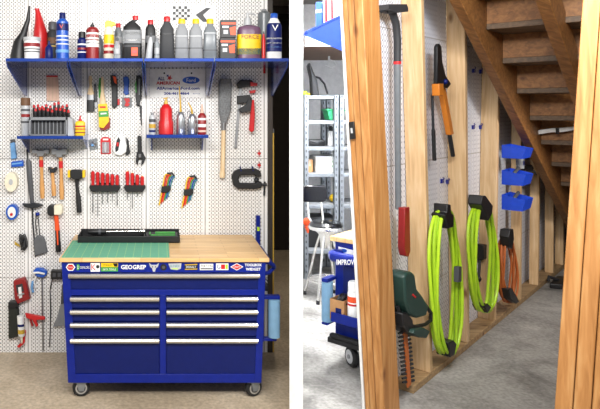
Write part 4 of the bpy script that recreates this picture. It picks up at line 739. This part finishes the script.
# ---- pole saw, loppers
QF = RF(-.06)
thing('pole_saw', 'grey pole saw with curved dark top and red blade sheath', 'pole saw', [('head', MB('char').tube(QF, [(384.5, 11, .0), (389, 9.5, .0), (393, 14, .0), (396, 24, .0), (397.4, 40, .0), (397.3, 62, .0)], [2.6, 3.4, 3.8, 3.8, 3.7, 3.6], 12).use('char').plate(QF, [(381.5, 5), (400, 5), (401.6, 8.6), (401.6, 12.4), (390, 13.6), (382, 10)], -.03, .04)), ('collar', MB('red').tube(QF, [(397.3, 61.5, .0), (397.3, 64.5, .0)], 3.9, 12)), ('pole', MB('spacegrey').tube(QF, [(397.3, 64, .0), (397.6, 130, .0), (398.4, 209, .0)], [3.4, 3.1, 2.9], 12)), ('sheath', MB('red_dk').plate(QF, [(396.6, 207), (401.4, 206), (402.2, 250), (400.4, 255.6), (397.4, 254.6), (395.8, 246)], .01, .05), .004)])
thing('loppers', 'black and orange loppers hanging upside down beside pole saw', 'loppers', [('blade', MB('black').plate(QF, [(430.4, 47), (432.4, 44), (434.6, 47), (435.4, 62), (439, 76), (444.4, 84), (441, 88.6), (434, 86), (430, 84)], .02, .045), .004), ('collar', MB('amber').plate(QF, [(429.6, 84), (434.2, 84), (434.2, 96), (430, 96)], .012, .06), .004), ('handle', MB('iron').tube(QF, [(432.2, 95, .0), (433.4, 135, .0)], 1.4)), ('grip', MB('black').tube(QF, [(433.3, 130, .0), (434.4, 160.5, .0)], 2.0)), ('handle', MB('amber').plate(QF, [(439.4, 88), (442.6, 87.4), (451, 134), (448, 135)], -.015, .02), .004), ('grip', MB('black').tube(QF, [(448.9, 131, .0), (453, 156, .0)], 2.2)), ('pivot', MB('blue_dark').ball(QF, 437.6, 82, 2.4, 2.8, .05))])
# ---- hedge trimmer
tF = RF(.02)
bl = MB('orange_cord').plate(tF, [(404.4, 330), (407.8, 329), (412, 384), (409, 388)], -0.014, -0.004)
th = MB('iron')
for i in range(13):
    v = 332 + i * 4.1; uc = 406.2 + i * .36
    th.plate(tF, [(uc - 6.2, v + 1.2), (uc - 1, v - .4), (uc + 5.4, v - 1.6), (uc + 5.6, v + .2), (uc + 1.5, v + 1.6), (uc - 6, v + 2.8)], -0.015, -0.006)
thing('hedge_trimmer', 'dark green hedge trimmer hanging blade down between post and stud', 'hedge trimmer', [
    ('motor_housing', MB('green_dk').plate(tF, [(395.6, 275), (398, 271), (403, 270), (406.4, 273), (408.4, 287), (414.6, 295), (420.4, 305), (418, 314), (409, 316.4), (401, 312), (397, 300)], -0.050, 0.050), .012),
    ('loop_handle', MB('black').tube(tF, [(413.5, 297, 0.010), (421, 303, 0.020), (426.8, 312, 0.025), (426.4, 319, 0.025), (421, 323.4, 0.025), (411, 325.6, 0.025), (402.6, 324, 0.020), (398.4, 318, 0.010), (397.4, 306, 0.000)], 1.9)),
    ('guard', MB('green_dk').plate(tF, [(404, 327), (414, 325.4), (420, 328.6), (416.4, 335.6), (408.6, 335), (402.6, 331)], -0.050, 0.060), .006), ('rear_handle', MB('black').plate(tF, [(396.6, 312), (401, 311), (407, 318), (408, 330), (402, 331), (397.4, 325)], -0.038, 0.035), .008),
    ('blade', bl), ('teeth', th), ('switch', MB('red').plate(tF, [(404, 292), (407, 295), (406, 296), (403.4, 293.4)], 0.048, 0.054))])
# ---- blue bins with things in them
def bin_(u0, u1, v0, v1, lb):
    F = RF(.01); s0 = s_of(F.p(u0, v0)); s1 = s0 + .24; z1 = F.p(u0, v0).z; z0 = F.p(u0, v1).z; t = .006
    o0, o1 = .004, .15
    b = MB('blue_bin'); sbox(b, s0, s1, o0, o1, z0, z0 + t); sbox(b, s0, s1, o0, o0 + t, z0 + t, z1)
    for q in (s0, s1 - t):
        b.prism([S(q, o0 + t, z0 + t), S(q, o1, z0 + t), S(q, o1 + .02, z0 + .72 * (z1 - z0)), S(q, o0 + t, z1)], UD * t)
    fl = MB('blue_bin').prism([S(s0 + t, o1 - t, z0 + t), S(s0 + t, o1, z0 + t), S(s0 + t, o1 + .02, z0 + .72 * (z1 - z0)), S(s0 + t, o1 + .014, z0 + .72 * (z1 - z0))], UD * (s1 - s0 - 2 * t))
    thing('storage_bin', lb, 'bin', [('shell', b, .001), ('front_lip', fl)], 'blue storage bins on the studs')
    return s0, s1, z0 + t
b1 = bin_(502.5, 521, 145, 158, 'blue open storage bin, top one of three'); b2 = bin_(502.5, 519.5, 170, 184.5, 'blue open storage bin, middle one of three'); b3 = bin_(502.5, 518, 194.5, 209.5, 'blue open storage bin, lowest of three')
for i, (b, nm, lb, m) in enumerate(((b2, 'cordless_tool', 'black cordless tool lying in the middle blue bin', 'black'), (b3, 'fitting', 'dark coiled fitting lying in the lowest blue bin', 'char'))):
    s0, s1, z = b; q = MB(m); sbox(q, s0 + .05, s0 + .17, .03, .09, z + .001, z + .06)
    h = MB('grey_dk').wtube([S(s0 + .09, .06, z + .055), S(s0 + .1, .07, z + .085), S(s0 + .17, .08, z + .12)], .014, 8)
    thing(nm, lb, ['power tool', 'fitting'][i], [('body', q, .012), ('nozzle', h)])
JF = RF(.02)
thing('clear_jar', 'small clear jar with blue print hung under the top bin', 'jar', [('body', MB('clear').loft(JF, [(515.8, 156.5, 2.4), (516, 159, 3.6), (516.2, 168, 3.6)], .03, 16)), ('label', MB('blue_dark').loft(JF, [(516.1, 160.5, 3.75), (516.2, 164.5, 3.75)], .03, 16)), ('lid', MB('grey').loft(JF, [(515.8, 154.6, 2.8), (515.8, 157, 2.8)], .03, 16))])
thing('clip_tool', 'black clip hanging from the stud beside the middle blue bin', 'clip', [('jaw', MB('black').plate(JF, [(519, 170), (526, 164.5), (527.6, 168), (524.4, 175), (526, 180), (522.4, 182.4), (519.4, 176)], 0, .05), .005), ('lever', MB('char').tube(JF, [(521, 172, .05), (526.4, 170.6, .06), (529.4, 174, .05)], 1.0))])
# ---- small blue hooks through the back of the pegboard
for u, v in ((472.4, 127), (479.8, 127), (484, 127), (473, 70.6), (480, 71.6), (486, 73)):
    thing('pegboard_hook', 'small blue hook end on pegboard back between the green hose studs', 'hook', [('peg', MB('blue').plate(RP, [(u - .9, v - 1.8), (u + .9, v - 2), (u + 1, v + 2), (u - .8, v + 2.2)], -.001, .012).tube(RP, [(u, v - 1, .01), (u, v - 2.6, .02), (u, v - 3.6, .012)], .5, 6))], 'blue hook ends between the hose studs')
for u, v in ((441.2, 181), (446.8, 181.6)):
    thing('pegboard_hook', 'small blue hook end on pegboard back above the first hose', 'hook', [('peg', MB('blue').plate(RP, [(u - .9, v - 2), (u + .9, v - 2.2), (u + 1, v + 2), (u - .8, v + 2.2)], -.001, .012).tube(RP, [(u, v - 1, .01), (u, v - 2.6, .02), (u, v - 3.6, .012)], .5, 6))], 'blue hook ends above the first hose')
# ---- black box on the storage floor
GFl = Fr((0, 0, 1), (0, 0, 0))
q = [GFl.p(549.5, 288.5), GFl.p(565, 290), GFl.p(568, 281.5), GFl.p(556.5, 280.5)]
thing('flat_box', 'flat black box lying on the floor by the far studs', 'box', [('tray', MB('black').hexa([p for p in q], [p + Vector((0, 0, .05)) for p in q]), .01), ('grip', MB('char').wtube([(q[0] + q[1]) / 2 + Vector((-.02, .1, .05)), (q[0] + q[1]) / 2 + Vector((0, .12, .085)), (q[0] + q[1]) / 2 + Vector((.1, .14, .05))], .014, 8))])

# ================================================================== the garage corner seen past the post
# ---- second view of the rolling bench from its end
s0 = s_of(RF(-.56).p(330, 236)); z1 = RF(-.56).p(330, 236).z
E = GF(s0 + .03)
o0, o1 = -.56, -.17
sE = s0 + .5
wt = sbox(MB('butcher'), s0, sE, o0, o1, z1 - .03, z1)
bd = sbox(MB('blue'), s0 + .03, sE - .02, o0 + .02, o1, .2, z1 - .03)
bp = sbox(MB('black_rub'), s0 - .02, sE, o0 - .01, o1, .15, .185); sbox(bp, s0 - .03, s0 + .01, o0 + .01, o1, .19, .215)
hd = MB('blue'); zh = z1 - .115
hd.wtube([S(s0 + .03, o0 + .06, zh), S(s0 - .03, o0 + .035, zh), S(s0 - .06, o0 + .06, zh), S(s0 - .065, o0 + .12, zh), S(s0 - .065, o1 - .12, zh), S(s0 - .055, o1 - .06, zh), S(s0 + .03, o1 - .05, zh)], .034, 14)
HT = GF(s0 - .065 - .034)
zc_ = lambda o, z: (lambda p: (CX + FP * p.x / p.y, CY + FP * (H - p.z) / p.y))(S(s0 - .1, o, z))
ht = MB('white'); u_, v_ = zc_(o0 + .235, zh + .002)
ht.text(HT, 346.6, v_, 5.6, 'IMPROVE', .0015, 20, .02)
stk = MB('white').plate(E, [(338.5, 246.5), (359, 251.5), (359, 259.5), (338.5, 255)], .0005, .002).use('blue_bottle').disc(E, 343.4, 250.8, 3.6, .002, .003, 20, 2).use('red').plate(E, [(347.5, 254.8), (357.5, 257), (357.5, 258.6), (347.5, 256.4)], .002, .003)
zt2 = .335
tyb = sbox(MB('blue'), s0 - .09, s0 + .03, o0 + .06, o1, zt2 - .012, zt2); sbox(tyb, s0 - .1, s0 - .09, o0 + .06, o1, zt2 - .012, zt2 + .05)
arm = MB('blue'); za_ = RF(-.56).p(324, 283).z
arm = sbox(MB('blue'), s0 - .09, s0 + .03, o0 - .012, o0 + .03, .562, .585); arm2 = sbox(MB('blue'), s0 - .09, s0 + .03, o0 - .012, o0 + .03, .285, .3)
pn = sbox(MB('blue_dark'), s0 + .024, s0 + .03, o0 + .08, o1 - .05, .4, .66)
parts = [('worktop', wt, .003), ('body', bd, .006), ('bumper', bp, .006), ('push_handle', hd, 0, None, [('print', ht)]), ('sticker', stk), ('side_tray', tyb, .003), ('towel_arm', arm, .003), ('towel_arm', arm2, .003), ('end_panel', pn, .004)]
for so, oo in ((s0 + .07, o0 + .12), (s0 + .07, o1 - .09)):
    r = .066; c = S(so, oo, r + .001); ax = (-UD * .75 - ND * .5).normalized(); tn = Vector((-ax.y, ax.x, 0))
    ring = lambda rr, dd: [c + ax * dd + tn * (rr * math.cos(q)) + Vector((0, 0, rr * math.sin(q))) for q in [2 * math.pi * j / 28 for j in range(28)]]
    parts.append(('caster', sbox(MB('galv'), so - .04, so + .04, oo - .03, oo + .03, .136, .151), 0, None, [('tire', MB('black_rub').rings([ring(r * .86, -.02), ring(r, -.012), ring(r, .012), ring(r * .86, .02)])), ('hub', MB('alu').rings([ring(r * .66, -.022), ring(r * .66, .022)]).use('grey').rings([ring(r * .2, .022), ring(r * .2, .03)]))]))
thing('rolling_workbench', 'end of a blue rolling bench seen past the corner post', 'workbench', parts)
# towel roll
c = S(s0 - .05, o0 + .008, 0); rg = lambda r, z: [(c.x + r * math.cos(q), c.y + r * math.sin(q), z) for q in [2 * math.pi * j / 24 for j in range(24)]]
thing('paper_towel_roll', 'blue towel roll on the bench end beside the cardboard box', 'towel roll', [('roll', MB('towel_blue').rings([rg(.036, .302), rg(.036, .56)])), ('core', MB('card').rings([rg(.012, .3015), rg(.012, .5605)]))])
# cardboard box with black straps
sB0, sB1, oB0, oB1 = s0 - .085, s0 + .022, o0 + .046, o0 + .142
cb = MB('card'); t = .004
for a in ((sB0, sB1, oB0, oB1, zt2 + .001, zt2 + .006), (sB0, sB0 + t, oB0, oB1, zt2 + .006, zt2 + .13), (sB1 - t, sB1, oB0, oB1, zt2 + .006, zt2 + .13), (sB0 + t, sB1 - t, oB0, oB0 + t, zt2 + .006, zt2 + .13), (sB0 + t, sB1 - t, oB1 - t, oB1, zt2 + .006, zt2 + .13)): sbox(cb, *a)
thing('cardboard_box', 'small open cardboard box in the blue side tray', 'box', [('carton', cb, .001), ('print', sbox(MB('blue_dark'), sB0 - .001, sB0 + .001, oB0 + .04, oB0 + .08, zt2 + .03, zt2 + .08))])
cl = MB('black')
for i in range(4):
    a = i * .8; cc = S((sB0 + sB1) / 2, oB0 + .04 + i * .009, zt2 + .115 + .01 * (i % 2))
    cl.wtube([cc + UD * (.036 * math.cos(q)) + ND * (.024 * math.sin(q)) + Vector((0, 0, .022 * math.sin(q + a))) for q in [2 * math.pi * j / 12 for j in range(12)]], .011, 8, True)
thing('strap_bundle', 'tangle of black straps inside the small cardboard box', 'straps', [('strap', cl)])
def can(o, s, zb0, r, hh, lb, m1, m2, capm):
    c = S(s, o, 0); rg = lambda rr, z: [(c.x + rr * math.cos(q), c.y + rr * math.sin(q), z) for q in [2 * math.pi * j / 24 for j in range(24)]]
    thing('spray_can', lb, 'can', [('body', MB(m1).rings([rg(r, zb0), rg(r, zb0 + hh * .72), rg(r * .8, zb0 + hh * .76)])), ('label', MB(m2).rings([rg(r * 1.02, zb0 + hh * .5), rg(r * 1.02, zb0 + hh * .64)]).use('red').rings([rg(r * 1.025, zb0 + hh * .42), rg(r * 1.025, zb0 + hh * .47)])), ('cap', MB(capm).rings([rg(r * .92, zb0 + hh * .76), rg(r * .92, zb0 + hh * .96), rg(r * .7, zb0 + hh)]))])
can(o0 + .186, s0 - .045, zt2 + .001, .034, .26, 'white spray can with orange band and white cap in tray', 'white', 'orange', 'white')
can(o0 + .25, s0 - .03, zt2 + .001, .026, .17, 'silver grey spray can beside the white one in the tray', 'silver_can', 'grey_lt', 'grey')
# ---- shelf end above
SE = GF(s0 - .12)
tri = [(303.5, 35), (305, 31.5), (341, 14.5), (343, 50), (341, 50.5)]
bo = MB('blue_bin').plate(SE, tri, -.006, 0)
p_a, p_b = SE.p(305, 33), SE.p(341, 16)
dk = MB('shelf_blue').prism([p_a + Vector((0, 0, .0)), p_b, p_b + Vector((0, 0, -.012)), p_a + Vector((0, 0, -.012))], UD * .35)
thing('pegboard_shelf', 'blue shelf end high above the garage corner', 'shelf', [('bracket', bo, .001), ('deck', dk)])
Fb = GF(s0 - .02)
q1 = [(315.5, 2), (321.5, 2), (322, 27.5), (315.8, 30)]
thing('blue_can', 'narrow blue can on the high blue shelf end', 'can', [('body', MB('blue_bottle').plate(Fb, q1, -.05, 0), .004), ('band', MB('white').plate(Fb, [(315.8, 10), (321.6, 9), (321.7, 12), (315.9, 13)], -.02, .002))])
thing('striped_box', 'white and red striped box on the high blue shelf end', 'box', [('carton', MB('white').plate(Fb, [(323, 0), (338, 0), (338.6, 20), (323.4, 26.5)], -.08, 0), .003), ('stripes', MB('red').plate(Fb, [(325, 0), (327.2, 0), (327.6, 24), (325.2, 25)], -.001, .003).plate(Fb, [(331, 0), (333, 0), (333.4, 21.5), (331.3, 22.5)], -.001, .003))])
# ---- overhead storage platform with hooks
yo0, yo1 = 5.6, 7.48; zo = 2.30
xo0 = X(296, yo0) + .25
thing('overhead_platform', 'dark overhead storage platform near the rear wall', 'platform', [('deck', MB('brown').hexa([(X(304, yo0), yo0, zo), (3.2, yo0, zo), (3.2, yo1, zo), (X(303.5, yo1), yo1, zo)], [(X(304, yo0), yo0, zo + .04), (3.2, yo0, zo + .04), (3.2, yo1, zo + .04), (X(303.5, yo1), yo1, zo + .04)]), .003), ('rail', MB('grey').wbox(X(304.5, yo0), yo0 - .03, zo - .03, 3.2, yo0, zo + .06), .003),
    ('hanger', MB('galv').wbox(2.3, yo0 + .1, zo + .04, 2.34, yo0 + .14, 3.0)), ('hanger', MB('galv').wbox(2.3, yo1 - .2, zo + .04, 2.34, yo1 - .16, 3.0))])
def hook(x, y, z, lb):
    thing('storage_hook', lb, 'hook', [('stem', MB('white').wtube([(x, y, z), (x, y, z - .05)], .012, 8)), ('curl', MB('white').wtube([(x, y, z - .045), (x + .06, y, z - .06), (x + .08, y, z - .11), (x + .03, y, z - .14), (x - .04, y, z - .11)], .01, 8))], 'hooks under the ceiling')
hook(X(329, 6.9), 6.9, zo, 'white utility hook under the dark overhead platform')
hook(X(308, 5.2), 5.2, 3.0, 'white utility hook on the ceiling beside the partition')
# ---- steel racks
yr0, yr1 = 5.95, 6.45
def rack(x0, x1, lb, lv):
    parts = []
    for x in (x0, x1 - .045):
        for y in (yr0, yr1 - .04):
            p = MB('galv').wbox(x, y, 0, x + .045, y + .006, 1.83).wbox(x, y, 0, x + .006, y + .04, 1.83)
            for i in range(30): p.use('grey_dk').wbox(x + .016, y - .0015, .06 + i * .06, x + .03, y, .085 + i * .06)
            parts.append(('upright', p))
    for z in lv: parts.append(('shelf_board', MB('grey').wbox(x0 + .004, yr0 + .007, z - .035, x1 - .004, yr1 - .007, z).use('galv').wbox(x0 + .045, yr0 - .002, z - .035, x1 - .046, yr0 + .007, z), .002))
    thing('steel_rack', lb, 'rack', parts, 'grey steel racks')
lv = [H - (v - CY) / FP * yr0 for v in (95.5, 120.5, 147, 173.5, 205, 250)]
xR = X(338.5, yr0); xL = X(304, yr0)
rack(xL, xR, 'grey perforated steel rack stretching from partition to first post', lv)
rack(xR + .01, xR + .55, 'grey steel rack continuing behind the corner post', lv)
def shelf_item(name, lb, cat, mk, y=6.1):
    thing(name, lb, cat, mk(LF(y)))
vr = lambda i, y: vz(y, lv[i])
y = 6.15
F = LF(y)
thing('hand_vacuum', 'black hand vacuum with hose on top of the steel rack', 'vacuum', [('body', MB('black').plate(F, [(311, vr(0, y) - .1), (310, 78), (307.4, 66), (309, 62.5), (312.4, 72), (316, 80), (318, vr(0, y) - .1)], -.05, .05), .01), ('hose', MB('black').tube(F, [(312, 76, .02), (319, 78, .02), (324, 84, .02), (327, 94, .02)], 1.0))])
thing('work_glove', 'yellow glove lying on top of the steel rack', 'glove', [('palm', MB('lime').ball(F, 305, vr(0, y) - 2.6, 2.6, 2.6, 0, 12, .8)), ('cuff', MB('yellow').ball(F, 308.2, vr(0, y) - 1.6, 1.6, 1.6, .02, 10))])
g = MB('green_bin'); v = vr(1, y)
g.plate(F, [(324.6, v - 10.5), (342, v - 9.5), (341, v - .1), (327, v - .1)], -.1, .1)
thing('plastic_basket', 'green plastic basket on the second shelf of the rack', 'basket', [('tub', g, .01), ('rim', MB('green_bin').plate(F, [(324, v - 11.4), (342.6, v - 10.4), (342.6, v - 8.8), (324.2, v - 9.6)], -.11, .11), .004)])
v = vr(2, y)
thing('tool_bag', 'flat black bag on the middle shelf of the rack', 'bag', [('bag', MB('black').loft(F, [(314, v - 6.4, 9), (314, v - 5, 10.6), (313.6, v - 2, 11.2), (313.4, v - .1, 10.6)], 0, 24, 3.5, .7)), ('carry_strap', MB('char').tube(F, [(307, v - 5.6, .1), (313, v - 4, .13), (320, v - 5.4, .1)], .9))])
thing('spray_bottle', 'white bottle with dark trigger beside black bag', 'bottle', [('body', MB('white').loft(F, [(330.4, v - 15, 1.6), (330.6, v - 12, 3), (330.6, v - .1, 3.2)], .0, 16)), ('trigger', MB('black').plate(F, [(327.6, v - 18.4), (331, v - 20), (334.4, v - 17), (332, v - 14.6), (329, v - 15)], -.02, .02), .003)])
v = vr(3, y)
thing('paper_box', 'white box with green print on the rack shelf', 'box', [('carton', MB('white').box(F, 313, v - 16, 336.5, v - .1, -.15, .12), .004), ('print', MB('green').text(F, 325, v - 11, 2.2, 'OPEN', .1215, 9).disc(F, 325, v - 6.4, 4.4, .12, .1208, 20, 1.6).use('white').disc(F, 325, v - 6.4, 3.8, .1205, .1214, 20, 1.2))])
thing('brown_box', 'small brown box beside the white printed box', 'box', [('carton', MB('card').box(F, 304.8, v - 12.5, 311, v - .1, -.1, .08), .004), ('tape', MB('tan').box(F, 307, v - 12.7, 308.6, v - 6, -.1, .081))])
v = vr(4, y)
thing('yellow_tool', 'yellow power tool on the lower rack shelf behind stool', 'tool', [('body', MB('yellow').ball(F, 333.4, v - 4, 4, 4, 0, 14, .8)), ('grip', MB('black').loft(F, [(335.4, v - 16, 1.4), (335.4, v - 8, 1.8), (334.6, v - .1, 1.8)], .02, 10))])
v = vr(5, y)
thing('storage_tote', 'black tote under the lowest rack shelf behind stool', 'tote', [('tub', MB('black').box(F, 305.5, v - 28, 332, v - .1, -.14, .1), .01), ('rim', MB('char').box(F, 304.6, v - 30, 333, v - 27, -.15, .11), .004)])
# ---- stool
ySt = 5.35; Q = LF(ySt)
cx_ = X(326, ySt)
def pr(u, v, dy=0): p = Q.p(u, v); return Vector((p.x, p.y + dy, p.z))
seat_z = Q.p(326, 223).z
rg = lambda r, z: [(cx_ + r * math.cos(q), ySt + r * math.sin(q), z) for q in [2 * math.pi * j / 28 for j in range(28)]]
legs = []
hubz = Q.p(326, 245).z
for a in (2.5, 0.9, 4.1, 5.6):
    e = Vector((cx_ + .2 * math.cos(a), ySt + .2 * math.sin(a), .012))
    legs.append(('leg', MB('chrome').wtube([(cx_ + .05 * math.cos(a), ySt + .05 * math.sin(a), hubz + .1), (cx_ + .09 * math.cos(a), ySt + .09 * math.sin(a), hubz - .02), e], .011, 8), 0, None, [('foot', MB('black_rub').wtube([e + Vector((0, 0, -.012)), e + Vector((0, 0, .02))], .016, 10))]))
fr_ = MB('chrome').wtube([(cx_ + .155 * math.cos(q), ySt + .155 * math.sin(q), .17) for q in [2 * math.pi * j / 28 for j in range(28)]], .009, 8, True)
bk = MB('glossblack').plate(Q, [(306.5, 189.5), (310, 187.4), (329, 187.6), (332.4, 190), (331.6, 203.4), (328, 205), (309, 205), (306.6, 203)], -.20, -.16)
bp_ = MB('chrome').wtube([pr(312.5, 203, .18), pr(312.8, 220, .14), pr(318, 232, .02)], .01, 8).wtube([pr(326.5, 203, .18), pr(327, 220, .14), pr(326, 232, .02)], .01, 8)
thing('shop_stool', 'chrome stool with black seat and backrest before the steel rack', 'stool', [('seat', MB('glossblack').rings([rg(.12, seat_z - .045), rg(.145, seat_z - .03), rg(.148, seat_z - .01), rg(.125, seat_z + .012), rg(.05, seat_z + .018)])), ('seat_rim', MB('chrome').rings([rg(.147, seat_z - .055), rg(.151, seat_z - .05), rg(.151, seat_z - .03), rg(.147, seat_z - .025)])), ('hub', MB('chrome').rings([rg(.05, hubz - .02), rg(.055, hubz + .08), rg(.1, seat_z - .05)])), ('foot_ring', fr_), ('backrest', bk, .012), ('back_support', bp_)] + legs)
thing('orange_tool', 'orange glove on the floor tote behind the stool', 'glove', [('palm', MB('orange').ball(LF(5.75), 306.6, 222, 3.6, 4.2, 0, 12, .5)), ('fingers', MB('orange').tube(LF(5.75), [(306, 226, 0), (307.6, 230, 0), (308, 233, 0)], [1.6, 1.5, .9]))])
